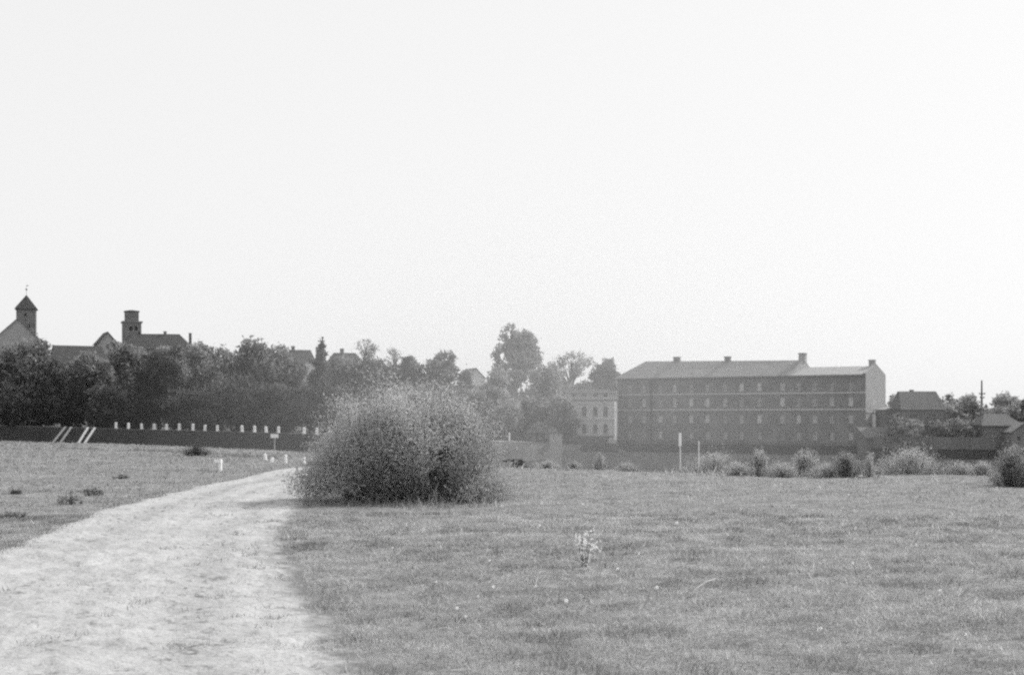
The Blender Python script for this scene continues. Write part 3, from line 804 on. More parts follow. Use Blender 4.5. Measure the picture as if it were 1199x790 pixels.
# --- buildings on the right bank
def barn():
    d = 216; px = 1081; zb = zt(px, d)
    root = thing('barn', 'dark barn with steep trapezoid roof right of the long brick building', 'barn', (X(px, d), d, zb), math.radians(-2))
    zz = lambda r: Z(r, d) - zb
    L = 49 / F * d; h = L / 2; Wd = 8
    mb = MB(); wall_holes(mb, h, -1, zz(479), [(-1.9, -.9, zz(493), zz(485)), (.8, 1.8, zz(493), zz(485))], 0, .2, 'x', -h)
    for s, f in ((-h, (3, 2, 1, 0)), (h, (0, 1, 2, 3))): mb.add([(s, 0, -1), (s, Wd, -1), (s, Wd, zz(479)), (s, 0, zz(479))], [f])
    mb.add([(-h, Wd, -1), (h, Wd, -1), (h, Wd, zz(479)), (-h, Wd, zz(479))], [(3, 2, 1, 0)])
    mb.build('wall', M['wood'], root)
    for x in (-1.9, .8): window(root, x, x + 1, zz(493), zz(485), .2, 'pane_dark', 'wood', False)
    r = MB(); a = h + .25; i = h - .35; ze = zz(479.5); zt_ = zz(457.5)
    r.add([(-a, -.3, ze), (a, -.3, ze), (i, Wd / 2 - .5, zt_), (-i, Wd / 2 - .5, zt_), (-a, Wd + .3, ze), (a, Wd + .3, ze), (i, Wd / 2 + .5, zt_), (-i, Wd / 2 + .5, zt_)],
          [(0, 1, 2, 3), (5, 4, 7, 6), (1, 5, 6, 2), (4, 0, 3, 7), (3, 2, 6, 7), (0, 4, 5, 1)])
    ro = r.build('roof', M['hazed_roof'], root)
    chimney(ro, X(1075, d) - X(px, d), Wd / 2, zt_ - .5, zt_ + .25, .5)
barn()

def lean_to():
    d = 222; zb = zt(1047, d); zz = lambda r: Z(r, d) - zb
    root = thing('lean_to', 'dark lean-to with pale sloping roof edge between brick building and barn', 'shed', (X(1036.8, d), d, zb))
    L = X(1061, d) - X(1036.8, d)
    mb = MB(); mb.add([(0, 0, -1), (L, 0, -1), (L, 0, zz(474)), (0, 0, zz(479.5)), (0, 6, -1), (L, 6, -1), (L, 6, zz(474)), (0, 6, zz(479.5))], [(0, 1, 2, 3), (5, 4, 7, 6), (4, 0, 3, 7), (1, 5, 6, 2)])
    mb.build('wall', M['wood'], root)
    r = MB(); r.add([(-.1, -.3, zz(479)), (L + .1, -.3, zz(473)), (L + .1, 6.3, zz(473)), (-.1, 6.3, zz(479)), (-.1, -.3, zz(480)), (L + .1, -.3, zz(474)), (L + .1, 6.3, zz(474)), (-.1, 6.3, zz(480))], [(0, 1, 2, 3), (4, 5, 1, 0), (5, 6, 2, 1), (7, 4, 0, 3)])
    r.build('roof', M['slate_light'], root)
    dr = MB(); dr.box(.5, 1.6, -.06, -.003, 0, 2.0); dr.build('door', M['void'], root)
lean_to()

def long_shed():
    d = 214; zb = zt(1040, d) ; zz = lambda r: Z(r, d) - zb
    x0 = X(1013.5, d); L = X(1070, d) - x0
    root = thing('long_shed', 'low shed with sloping grey roof at foot of the pale gable', 'shed', (x0, d, zb))
    mb = MB(); mb.box(0, L, 0, 5, -1.2, zz(511)); mb.build('wall', M['wood'], root)
    r = MB(); r.add([(-.1, -.4, zz(512)), (L + .2, -.4, zz(512.5)), (L + .2, 5.3, zz(500.5)), (-.1, 5.3, zz(500)), (-.1, -.4, zz(513)), (L + .2, -.4, zz(513.5)), (L + .2, 5.3, zz(501.5)), (-.1, 5.3, zz(501))], [(0, 1, 2, 3), (4, 5, 1, 0), (5, 6, 2, 1), (7, 4, 0, 3)])
    r.build('roof', M['shed_roof'], root)
    dp = MB(); x = X(1030, d) - x0; dp.tube([(x, -.12, -.6), (x, -.12, zz(514))], .08, 6); dp.build('drain_pipe', M['slate_light'], root)
long_shed()

def open_shed():
    d = 217; zb = zt(1095, d); zz = lambda r: Z(r, d) - zb
    x0 = X(1071, d); L = X(1118, d) - x0
    root = thing('open_shed', 'open fronted timber shed with dark bays below the barn', 'shed', (x0, d, zb))
    bk = MB(); bk.add([(0, 4, -1), (L, 4, -1), (L, 4, zz(501)), (0, 4, zz(501))], [(0, 1, 2, 3)]); bk.add([(0, 0, -1), (0, 4, -1), (0, 4, zz(501)), (0, 0, zz(502))], [(0, 1, 2, 3)]); bk.add([(L, 0, -1), (L, 4, -1), (L, 4, zz(501)), (L, 0, zz(502))], [(0, 1, 2, 3)])
    bk.build('back_wall', M['void'], root)
    for x in (0, L * .25, L * .5, L * .75, L):
        p = MB(); p.box(x - .1, x + .1, -.1, .1, -.6, zz(502)); p.build('post', M['wood'], root)
    r = MB(); r.add([(-.3, -.5, zz(502)), (L + .3, -.5, zz(502)), (L + .3, 4.3, zz(498.5)), (-.3, 4.3, zz(498.5)), (-.3, -.5, zz(503)), (L + .3, -.5, zz(503)), (L + .3, 4.3, zz(499.5)), (-.3, 4.3, zz(499.5))], [(0, 1, 2, 3), (4, 5, 1, 0), (5, 6, 2, 1), (7, 4, 0, 3)])
    r.build('roof', M['slate'], root)
open_shed()

def yard_wall():
    root = thing('yard_wall', 'long dark board wall behind the bank shrubs on the right', 'wall')
    pts = [(1024, 212.9), (1055, 211.4), (1090, 209.8), (1127, 208.1), (1163, 206.4)]
    for (a, da), (b, db) in zip(pts[:-1], pts[1:]):
        p, q = Vector((X(a, da), da, zt(a, da))), Vector((X(b, db), db, zt(b, db)))
        mb = MB(); n = 12; u = (q - p) / n
        for k in range(n):
            s = p + u * (k + .03); e2 = p + u * (k + .97); hh = Z(511 + 1.5 * ((a - 1024) / 140), da) + .12 * random.random(); t = Vector((0, .12, 0))
            mb.add([s + Vector((0, 0, -.6)), e2 + Vector((0, 0, -.6)), Vector((e2.x, e2.y, hh)), Vector((s.x, s.y, hh)), s + t + Vector((0, 0, -.6)), e2 + t + Vector((0, 0, -.6)), Vector((e2.x, e2.y + .12, hh)), Vector((s.x, s.y + .12, hh))],
                   [(0, 1, 2, 3), (5, 4, 7, 6), (3, 2, 6, 7), (4, 0, 3, 7), (1, 5, 6, 2)])
        mb.build('board_panel', M['wood'], root)
    for px, d in pts:
        p = MB(); x = X(px, d); z = zt(px, d); p.box(x - .15, x + .15, d - .2, d - .005, z - .5, Z(510, d)); p.build('post', M['wood'], root)
yard_wall()

house('cottage', 'grey cottage with dark hipped roof at the right edge behind shrubs', 'house', 1174, 209, 5.6, 7, 497, 484, 0, 'x', 1.6, 'wood', 'hazed_roof', (), [('f', -.5, .55, .8, 1.1)])
house('outbuilding', 'pale low outbuilding cut by the right edge of the picture', 'house', 1199, 205.5, 3.4, 5, 505, 494, 0, 'y', 0, 'plaster_grey', 'slate', (), [('f', -.4, .5, .6, .8)])

# mast with cross arms
d = 250; zb = zt(1149.5, d)
ms = thing('utility_pole', 'tall thin dark pole with cross arms rising above trees at right', 'pole', (X(1149.5, d), d, zb))
zz = lambda r: Z(r, d) - zb
mb = MB(); mb.tube([(0, 0, -.5), (0, 0, zz(475)), (0, 0, zz(445))], [.2, .18, .12], 8); mb.build('pole', M['iron'], ms)
for r_, w in ((461.5, .55), (466, .4)):
    a = MB(); a.box(-w, w, -.3, -.17, zz(r_), zz(r_ - 1)); a.build('cross_arm', M['iron'], ms)
    for s in (-1, 1):
        a = MB(); a.lathe([(.05, zz(r_ - 1)), (.1, zz(r_ - 1.6)), (.04, zz(r_ - 2.4))], 6, (s * w * .85, -.24)); a.build('insulator', M['concrete'], ms)

# things on the far shore between trees and the small building
d = 233; z = zt(650, d)
gw_ = MB(); gw_.box(0, X(658, d) - X(643.5, d), 0, .5, -.4, Z(507.5, d) - z); 
gp = thing('garden_wall', 'short pale rendered wall beside the small pale building', 'wall', (X(643.5, d), d, z))
gw_.build('wall_body', M['gable'], gp)
q = MB(); q.box(-.12, X(658, d) - X(643.5, d) + .12, -.12, .62, Z(507.5, d) - z, Z(506.3, d) - z); q.build('coping', M['coping'], gp)
def strip(name, pts, w, m, zoff):
    V = []
    for px, d in pts:
        row = []
        for k in (0, .5, 1):
            y = d + w * k; x = X(px, y); row.append((x, y, float(far_z(x, y)) + zoff))
        V.append(row)
    return tag(grid_mesh(name, np.array(V).transpose(1, 0, 2), m), kind='structure')
strip('shore_path', [(px, float(crest(px)[0]) + .6) for px in np.linspace(560, 645, 16)], 9.0, mat('shore_gravel', .8, .15, 1, 6), .1)
d = 236
p = MB(); p.lathe([(.13, -.3), (.13, 1.45), (.09, 1.55), (.02, 1.6)], 8); tag(p.build('marker_post', M['white_worn'], None, (X(596.5, d), d, zt(596.5, d))), 'single pale post on far shore path right of the big bush', 'post')

# ------------------------------------------------------------------ vegetation
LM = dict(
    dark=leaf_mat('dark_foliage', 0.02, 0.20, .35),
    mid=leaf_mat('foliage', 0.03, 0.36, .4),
    light=leaf_mat('light_foliage', 0.06, 0.46, .4),  # also carries painted haze on middle and right shore trees
    pale=leaf_mat('veiled_foliage', 0.16, 0.34, .4),  # veil over the middle trees put into the leaf colour
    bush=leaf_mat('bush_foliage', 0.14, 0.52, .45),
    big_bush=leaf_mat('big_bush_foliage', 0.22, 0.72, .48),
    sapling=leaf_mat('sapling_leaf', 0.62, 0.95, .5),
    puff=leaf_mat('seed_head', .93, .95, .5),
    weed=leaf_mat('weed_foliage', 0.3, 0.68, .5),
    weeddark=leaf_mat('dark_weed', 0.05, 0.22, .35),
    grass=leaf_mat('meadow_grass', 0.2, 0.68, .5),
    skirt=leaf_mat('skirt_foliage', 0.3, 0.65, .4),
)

def leaves(C, size, rng, aspect=.6, droop=0.0, up=0.0):
    """rhombic leaf faces round the centres C"""
    n = len(C)
    a = rng.normal(size=(n, 3)); a[:, 2] = a[:, 2] * (1 - up) - droop; a /= np.linalg.norm(a, axis=1)[:, None] + 1e-9
    b = rng.normal(size=(n, 3)); b -= (b * a).sum(1)[:, None] * a; b /= np.linalg.norm(b, axis=1)[:, None] + 1e-9
    s = size * (0.6 + 0.8 * rng.random(n))[:, None]
    return np.stack([C - a * s, C - b * s * aspect * .5 + a * s * .1, C + a * s, C + b * s * aspect * .5 + a * s * .1], 1).reshape(-1, 3)

def crown_points(rng, lobes, n, hollow=.55, gap=.42, nscale=.9, seed=0):
    """points in a cluster of ellipsoid lobes, thinned by noise so that the sky shows through"""
    vol = np.array([l[3] * l[4] * l[5] for l in lobes]) ** .72; pr = vol / vol.sum()
    out = []; tot = 0
    while tot < n:
        k = rng.choice(len(lobes), n, p=pr)
        u = rng.normal(size=(n, 3)); u /= np.linalg.norm(u, axis=1)[:, None]
        r = hollow + (1 - hollow) * rng.random(n) ** .7
        r *= 1 + .16 * rng.normal(size=n)
        L = np.array(lobes)[k]
        p = L[:, :3] + u * r[:, None] * L[:, 3:6]
        keep = fbm(p[:, 0] * nscale, p[:, 1] * nscale, p[:, 2] * nscale, seed, 3) > gap
        p = p[keep & (p[:, 2] > .1)]
        out.append(p); tot += len(p)
    return np.concatenate(out)[:n]

def make_tree(label, px, top, wpx, d, kind='round', leaf='dark', seed=0, low=.12, dens=1.0, group='trees on the far shore', name='broadleaf_tree', row0=None, gap=.36):
    rng = np.random.default_rng(1000 + seed)
    zb = zt(px, d) if row0 is None else Z(row0, d)
    H = Z(top, d) - zb; R = wpx / F * d / 2 * (1.0 if kind == 'sparse' else 1.22)
    root = thing(name, label, 'tree', (X(px, d), d, zb - .15), 0, group)
    lobes = []
    s = 1.0
    if kind == 'round':
        n = 16
        for k in range(n):
            f = rng.random(); zf = low + (1 - low) * (.12 + .76 * f)
            prof = max(0.05, 1 - max(0, (zf - low) / (1 - low) - .25) ** 2 * 1.35) ** .5
            a = rng.random() * 6.28; rr = R * prof * (.35 + .5 * rng.random()); q = R * (.28 + .2 * rng.random())
            lobes.append((rr * math.cos(a), rr * math.sin(a), H * zf, q, q, q * (.8 + .3 * rng.random())))
        lobes.append((0, 0, H * (low + (1 - low) * .5), R * .7, R * .7, H * (1 - low) * .4))
        lobes.append((R * .12 * rng.normal(), 0, H - R * .33, R * .4, R * .4, R * .36))
        lobes.append((R * .3 * rng.normal(), 0, H - R * .6, R * .35, R * .35, R * .3))
    elif kind == 'column':
        for k in range(12):
            zf = low + (1 - low) * (k + .5) / 12; w = R * (.62 + .2 * math.sin(math.pi * (k + .5) / 12)) * (.75 if k > 10 else 1); a = rng.random() * 6.28
            lobes.append((R * .25 * math.cos(a), R * .25 * math.sin(a), H * zf * .97, w, w, H * .09))
    elif kind == 'spire':
        for k in range(14):
            zf = low + (1 - low) * (k + .5) / 14; w = R * (1.05 - zf) ** .75 * (.7 + .5 * rng.random()); a = rng.random() * 6.28
            lobes.append((w * .3 * math.cos(a), w * .3 * math.sin(a), H * zf, w, w, H * .07))
    elif kind == 'cone':
        for k in range(16):
            zf = low + (1 - low) * (k + .3) / 16; w = R * min(1, 1.25 * (1.03 - zf) ** .62); a = rng.random() * 6.28
            lobes.append((w * .3 * math.cos(a), w * .3 * math.sin(a), H * zf * .98, w * .8, w * .8, H * .075))
    elif kind == 'tall':
        for k in range(15):
            f = (k + .5) / 15; zf = low + (1 - low) * f; w = R * (.95 - .5 * f ** 1.5); a = rng.random() * 6.28
            lobes.append((w * .55 * math.cos(a), w * .55 * math.sin(a), H * zf * .95, w * .55, w * .55, R * .42))
        lobes.append((R * .2, 0, H - R * .3, R * .42, R * .42, R * .3)); lobes.append((-R * .35, 0, H - R * .75, R * .35, R * .35, R * .4)); lobes.append((R * .5, 0, H - R * .85, R * .3, R * .3, R * .35))
    elif kind == 'sparse':
        for k in range(34):
            a = rng.random() * 6.28; zf = .42 + .55 * rng.random(); rr = R * (.25 + .75 * rng.random()) * max(.05, math.sin(math.pi * min(1, (zf - .3) / .72))) ** .6
            q = R * (.17 + .16 * rng.random()); lobes.append((rr * math.cos(a), rr * math.sin(a), H * zf, q, q, q * .8))
    area = R * R + R * H * .75
    n = int(min(12000, max(700, area * 85 * dens)))
    if kind == 'sparse': n = int(n * .22)
    C = crown_points(rng, lobes, n, .15 if kind == 'sparse' else .5, gap, .75 if kind != 'sparse' else 1.6, seed * 7)
    shade = np.clip(.42 + .14 * rng.normal() + 1.9 * (fbm(C[:, 0] * .5, C[:, 1] * .5, C[:, 2] * .6, seed * 3 + 1, 3) - .5) + .75 * (C[:, 2] / H - .55) + .16 * rng.normal(size=len(C)), 0, 1)  # crown tops and clumps painted lighter, as if sunlit
    V = leaves(C, .40 * (d / 250) * (.62 if kind == 'sparse' else 1), rng, .9)
    # trunk and limbs
    mb = MB(); tr = max(.12, H * .022)
    bend = [(0, 0, -.3), (.02 * R, 0, H * .25), (rng.normal() * .08 * R, rng.normal() * .08 * R, H * .55), (rng.normal() * .1 * R, rng.normal() * .1 * R, H * .86)]
    mb.tube(bend, [tr * 1.25, tr, tr * .65, tr * .18], 7)
    for l in lobes[:(34 if kind == 'sparse' else 9)]:
        z0 = max(H * .15, l[2] - H * .22) * .9; s0 = Vector((0, 0, z0)); e0 = Vector(l[:3]); md = s0.lerp(e0, .5) + Vector((0, 0, H * .03))
        mb.tube([s0, md, e0], [tr * .45, tr * .28, tr * .08], 5)
        if kind == 'sparse':
            for _ in range(4):
                t = e0 + Vector(rng.normal(size=3)) * R * .17 + Vector((0, 0, R * .1)); mb.tube([md.lerp(e0, .6), t], [tr * .12, tr * .03], 4)
    mb.build('trunk', M['bark'], root)
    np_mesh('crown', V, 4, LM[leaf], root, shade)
    return root

T = make_tree
# the front row along the embankment, left to right (label, column, top row, width, depth, kind)
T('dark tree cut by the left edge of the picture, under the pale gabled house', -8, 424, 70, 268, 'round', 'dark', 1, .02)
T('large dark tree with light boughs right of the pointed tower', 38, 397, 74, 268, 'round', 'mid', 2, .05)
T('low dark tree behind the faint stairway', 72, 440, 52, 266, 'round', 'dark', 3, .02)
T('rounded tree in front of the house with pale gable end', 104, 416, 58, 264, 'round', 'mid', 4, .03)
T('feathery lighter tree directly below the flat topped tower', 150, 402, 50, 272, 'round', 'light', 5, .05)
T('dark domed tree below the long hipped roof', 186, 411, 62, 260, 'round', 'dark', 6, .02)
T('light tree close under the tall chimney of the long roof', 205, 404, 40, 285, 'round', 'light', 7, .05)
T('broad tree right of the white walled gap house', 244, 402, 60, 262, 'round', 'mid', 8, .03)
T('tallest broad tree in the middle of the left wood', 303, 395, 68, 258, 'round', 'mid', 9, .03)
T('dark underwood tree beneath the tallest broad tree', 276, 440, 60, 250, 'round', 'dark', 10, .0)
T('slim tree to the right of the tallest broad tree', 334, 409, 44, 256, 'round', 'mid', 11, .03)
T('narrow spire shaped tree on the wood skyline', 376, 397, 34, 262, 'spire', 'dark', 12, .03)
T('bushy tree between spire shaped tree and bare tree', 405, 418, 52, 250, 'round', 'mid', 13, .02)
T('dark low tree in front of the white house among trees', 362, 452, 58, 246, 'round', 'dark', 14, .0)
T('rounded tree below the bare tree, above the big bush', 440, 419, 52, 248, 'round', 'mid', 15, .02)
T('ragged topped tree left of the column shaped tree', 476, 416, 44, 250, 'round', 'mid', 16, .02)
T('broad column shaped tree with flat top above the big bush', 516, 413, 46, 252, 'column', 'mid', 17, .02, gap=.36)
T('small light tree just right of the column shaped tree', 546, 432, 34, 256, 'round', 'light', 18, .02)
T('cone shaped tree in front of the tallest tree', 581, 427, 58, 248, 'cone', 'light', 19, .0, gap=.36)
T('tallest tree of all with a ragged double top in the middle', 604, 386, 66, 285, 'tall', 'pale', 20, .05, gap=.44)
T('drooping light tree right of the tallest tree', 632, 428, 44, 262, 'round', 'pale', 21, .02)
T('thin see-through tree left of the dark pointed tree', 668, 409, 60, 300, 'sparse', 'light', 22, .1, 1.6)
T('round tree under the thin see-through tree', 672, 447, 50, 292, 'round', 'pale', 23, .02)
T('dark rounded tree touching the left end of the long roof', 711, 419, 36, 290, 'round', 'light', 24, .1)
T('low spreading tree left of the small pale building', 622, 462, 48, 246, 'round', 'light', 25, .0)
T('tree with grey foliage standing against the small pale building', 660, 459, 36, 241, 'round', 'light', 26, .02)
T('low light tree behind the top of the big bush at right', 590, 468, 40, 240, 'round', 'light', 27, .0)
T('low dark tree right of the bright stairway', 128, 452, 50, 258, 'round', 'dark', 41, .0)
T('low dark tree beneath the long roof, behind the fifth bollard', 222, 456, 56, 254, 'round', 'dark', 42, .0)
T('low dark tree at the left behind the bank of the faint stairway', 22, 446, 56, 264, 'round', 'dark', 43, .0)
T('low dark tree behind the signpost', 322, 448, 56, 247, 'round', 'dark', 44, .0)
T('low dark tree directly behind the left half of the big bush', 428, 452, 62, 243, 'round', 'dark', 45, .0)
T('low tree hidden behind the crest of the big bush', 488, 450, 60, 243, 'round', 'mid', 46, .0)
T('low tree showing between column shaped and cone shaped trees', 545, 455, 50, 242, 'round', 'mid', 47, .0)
# skyline trees farther off
T('bare thin tree standing on the skyline left of centre', 428, 397, 40, 380, 'sparse', 'light', 28, .1, .35, 'skyline trees')
T('smaller bare tree on the skyline right of the first bare tree', 462, 407, 32, 385, 'sparse', 'light', 29, .1, .35, 'skyline trees')
T('small tree peeping out right of the pale gable', 1046, 464, 26, 260, 'round', 'light', 30, .05, 1, 'trees on the right shore')  # right shore trees: lighter leaf colour stands in for haze
T('light rounded tree right of the barn', 1114, 471, 34, 240, 'round', 'light', 31, .03, 1, 'trees on the right shore')
T('tree with a knobbed top left of the tall pole', 1136, 461, 34, 243, 'round', 'light', 32, .03, 1, 'trees on the right shore')
T('round headed tree on a bare stem at the right', 1177, 460, 30, 245, 'round', 'light', 33, .35, 1, 'trees on the right shore')
T('tree at the right edge beside the round headed tree', 1204, 464, 26, 238, 'round', 'light', 34, .05, 1, 'trees on the right shore')
T('low dark tree in front of the tall pole', 1151, 487, 40, 214, 'round', 'mid', 35, .0, 1, 'trees on the right shore')
T('low tree behind the cottage roof at right', 1172, 474, 50, 238, 'round', 'light', 36, .0, 1, 'trees on the right shore')
T('faint far tree between the barn and the knobbed tree', 1108, 461, 30, 420, 'sparse', 'mid', 37, .1, 1, 'skyline trees')

T('low bush growth between the barn and the open shed', 1062, 489, 44, 213.6, 'round', 'mid', 51, .0, 1, 'trees on the right shore')
T('low grey bush left of the low dark tree at the tall pole', 1128, 491, 36, 212.5, 'round', 'mid', 52, .0, 1, 'trees on the right shore')
T('low bush in front of the left half of the barn', 1096, 491, 34, 214.5, 'round', 'mid', 53, .0, 1, 'trees on the right shore')
T('light bush behind the small pale wall on the far shore', 636, 500, 40, 240, 'round', 'pale', 54, .0, 1, 'trees on the far shore')
T('faint far tree seen between barn and brick gable', 1052, 459, 26, 430, 'sparse', 'mid', 55, .1, 1, 'skyline trees')
T('faint far tree left of the tall pole', 1131, 456, 30, 430, 'sparse', 'mid', 56, .1, 1, 'skyline trees')
T('light tree crown over the roof of the dormer house', 136, 399, 26, 300, 'round', 'light', 57, .1, 1, 'trees on the far shore')

# --- shrubs of leafy stems
def make_shrub(name, label, cat, loc, R, H, n, lsize, leaf, seed, group=None, stems=14, asp=.35, ell=1.0, spiky=0.0, dark=None, yr=1.0, bs=.45, upl=.3, pw=2.0, tone=.2, feather=False):
    rng = np.random.default_rng(5000 + seed)
    root = thing(name, label, cat, loc, 0, group)
    mb = MB(); pts = []; cl = []
    for k in range(stems):
        a = rng.random() * 6.283; f = math.sqrt(rng.random())
        if feather: f = min(1.15, abs(rng.normal()) * .6)
        tip = Vector((R * f * math.cos(a), R * yr * f * math.sin(a), H * math.sqrt(max(.06, 1 - (min(f, 1) * .93) ** pw)) * (1.14 if pw > 2 and k % 14 == 0 else 1) * (1 + (.16 * math.sin(3 * a + seed) + .10 * math.sin(5.3 * a + 2 * seed) if pw > 2 else 0)) * (.7 + .3 * rng.random() + spiky * rng.random()) / (1 + .75 * spiky)))
        if pw > 2:      # uneven dome: lobes and hollows
            dd = tip.normalized(); kf = .80 + .42 * float(fbm(dd.x * 2.6 + 7, dd.y * 2.6, dd.z * 2.6, 91, 3)) + (.10 if k % 14 == 0 else 0)
            tip = Vector((tip.x * kf, tip.y * kf, tip.z * (.5 + .5 * kf)))
        b = Vector((tip.x * bs, tip.y * bs, 0)); md = b.lerp(tip, .5) + Vector((tip.x * .1, tip.y * .1, H * .03))
        mb.tube([b - Vector((0, 0, .05)), md, tip], [.006 * H + .004, .004 * H + .002, .002], 4)
        m = int(n / stems)
        s = rng.random(m) ** .85
        P0 = np.array(b)[None] * ((1 - s) ** 2)[:, None] + 2 * np.array(md)[None] * ((1 - s) * s)[:, None] + np.array(tip)[None] * (s ** 2)[:, None]
        sp = (R * (.17 if pw <= 2 else .10) * (1 - .75 * spiky) + .02) * (.35 + .65 * s)
        P0 = P0 + rng.normal(size=(m, 3)) * sp[:, None] * np.array([1, 1, .8])
        pts.append(P0); cl.append(np.full(m, rng.random()))
    C = np.concatenate(pts); c = np.concatenate(cl)
    ok = C[:, 2] > .015; C = C[ok]; c = c[ok]
    keep = fbm(C[:, 0] * 2.4 / max(R, .5), C[:, 1] * 2.4 / max(R, .5), C[:, 2] * 2.4 / max(R, .5), seed, 4) > (.36 if pw <= 2 else .37)
    C = C[keep]; c = c[keep]
    sh = np.clip(.5 + .6 * (c - .5) + .35 * (C[:, 2] / H - .5) + tone * rng.normal(size=len(C)), 0, 1)  # leaf tone painted lighter towards the top, as if lit from above
    V = leaves(C, lsize, rng, asp, -upl * .8 if upl else 0)
    mb.build('stems', M['bark'], root)
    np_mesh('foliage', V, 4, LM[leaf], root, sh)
    return root

# the big bush beside the path
g0 = Vector((X(475, 27.9), 27.9, 0)); g0.z = float(meadow_z(g0.x, g0.y))
big_bush = make_shrub('bush', 'big round bush beside the dirt path in the middle ground', 'bush', g0, 1.82, 2.02, 260000, .026, 'big_bush', 1, None, 340, .6, yr=.78, bs=.62, upl=.15, pw=3.2, tone=.09)
rng = np.random.default_rng(77)
sk = []
for k in range(40):
    a = math.pi * (1.0 + .35 * rng.random()) if k < 17 else -math.pi * .25 * rng.random()
    r0 = 1.5 + .45 * rng.random(); c = np.array([r0 * math.cos(a), .85 * r0 * math.sin(a), .14 + .42 * rng.random() * (1 if k < 17 else .6)])
    sk.append(c + rng.normal(size=(230, 3)) * np.array([.22, .18, .14]))
sk = np.concatenate(sk); sk = sk[sk[:, 2] > .02]
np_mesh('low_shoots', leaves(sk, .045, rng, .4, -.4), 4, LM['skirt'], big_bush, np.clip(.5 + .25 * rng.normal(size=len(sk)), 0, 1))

def at(px, row): 
    g = G(px, row); g.z = float(meadow_z(g.x, g.y)); return g
SH = 'shrubs along the river bank'
def bank_shrub(label, px, base, top, wpx, leaf, seed, n=3500, spiky=.2, ls=.035, name='shrub', stems=30, asp=.3, d=None, yr=.7):
    g = at(px, base)
    if d is not None: g = Vector((X(px, d), d, float(meadow_z(X(px, d), d))))
    R = wpx / F * g.y / 2 * 1.0; H = Z(top, g.y) - g.z
    return make_shrub(name, label, 'shrub', g, R, H * 1.06, int(n * 1.8), ls, leaf, seed, SH, int(stems * 1.8), asp, spiky=spiky, yr=yr, upl=.5, bs=.6, feather=True)
bank_shrub('low grassy mound of shrub at the foot of the white pole', 838, 552, 531, 72, 'weed', 11, 5000, .15)
bank_shrub('spiky light shrub right of the thin pole', 888, 557, 527, 40, 'weed', 12, 2600, .9, stems=16)
bank_shrub('upright pale shrub in front of the long brick building, left of the dark shrub', 941, 557, 526, 46, 'weed', 13, 3000, .7, stems=20)
bank_shrub('dark hearted shrub in front of the right end of the brick building', 991, 559, 529, 40, 'bush', 14, 3600, .3)
bank_shrub('thin pale upright shrub just right of the dark hearted shrub', 1018, 559, 531, 26, 'weed', 15, 1500, .8, stems=12)
bank_shrub('wide shrub mound with pale top in front of the low shed', 1066, 556, 529, 88, 'weed', 16, 6500, .1, stems=50)
bank_shrub('low ragged shrub left of the big shrub at right edge', 1122, 556, 541, 40, 'weed', 17, 2200, .3)
bank_shrub('small pale shrub touching the big shrub at right edge', 1150, 557, 542, 30, 'skirt', 18, 1800, .2)
bank_shrub('large dark based shrub at the right edge of the meadow', 1187, 568, 524, 54, 'bush', 19, 7000, .25, ls=.038, stems=40)
bank_shrub('small pale bush against the dark quay wall left of the white pole', 702, 550, 530, 17, 'weed', 20, 900, .4, stems=10)
bank_shrub('low tufted shrub in front of the middle of the brick building', 914, 558, 543, 56, 'weed', 21, 2200, .4)
bank_shrub('low tuft between spiky shrub and the thin pole', 863, 556, 543, 50, 'weed', 22, 2000, .5)
bank_shrub('low tuft of weeds between upright pale shrub and dark hearted shrub', 967, 559, 544, 48, 'weed', 23, 2000, .5)
bank_shrub('low weeds on the bank just right of the big bush', 640, 548, 540, 40, 'weed', 24, 1300, .7)
bank_shrub('short tuft on the lip left of the small pale bush', 672, 549, 540, 20, 'weed', 25, 800, .7)
bank_shrub('short tuft on the lip between small pale bush and white pole', 735, 551, 542, 34, 'weed', 26, 1000, .7)
bank_shrub('small dark bush alone on the far left meadow', 230, 534, 520, 32, 'weeddark', 27, 2600, .2)
# dark weeds on the left verge
WD = 'dark weed clumps on the left meadow'
for lab, px, row, w, top, s in (('straggling dark weed clump on the left verge of the path', 80, 590, 34, 574, 31), ('compact dark weed clump above the left verge of the path', 108, 579, 24, 567, 32), ('dark weed tuft near the left edge of picture', 14, 607, 26, 597, 33), ('small dark weed tuft farther back on left meadow', 18, 578, 12, 571, 34), ('low dark weed tuft beside the lone concrete marker', 140, 560, 18, 555, 35)):
    g = at(px, row); R = w / F * g.y / 2; H = Z(top, g.y) - g.z
    make_shrub('weed_clump', lab, 'weed', g, R, H, 420, .03, 'weeddark', s, WD, 16, .4, spiky=.7, bs=.8)
# young pale plant in the foreground
g = at(684, 661)
make_shrub('young_plant', 'pale leaved young plant alone in the right foreground meadow', 'plant', g, .2, .47, 190, .034, 'sapling', 41, None, 9, .6, spiky=.4, upl=.0, bs=.15, tone=.12)
for lab, px, row, s, w in (('small weed with dark leaves left of the pale young plant', 585, 652, 42, .12), ('tiny dark weed to the right of the pale young plant', 712, 662, 43, .07)):
    make_shrub('weed_clump', lab, 'weed', at(px, row), w, w * 1.0, 70, .022, 'bush', s, None, 8, .4, spiky=.4)

# ------------------------------------------------------------------ posts, markers, flowers, twig
# finger sign on the bank
g = at(321.5, 527); d = g.y; k = d / F
sg = thing('signpost', 'small pale T shaped sign on a post at the bank edge', 'sign', g)
p = MB(); p.box(-.55 * k, .55 * k, -.03, .03, -.2, 19 * k); p.build('post', M['concrete'], sg)
p = MB(); p.box(-4.5 * k, 4.5 * k, -.075, -.034, 17 * k, 21.5 * k); p.build('board', M['white_worn'], sg)
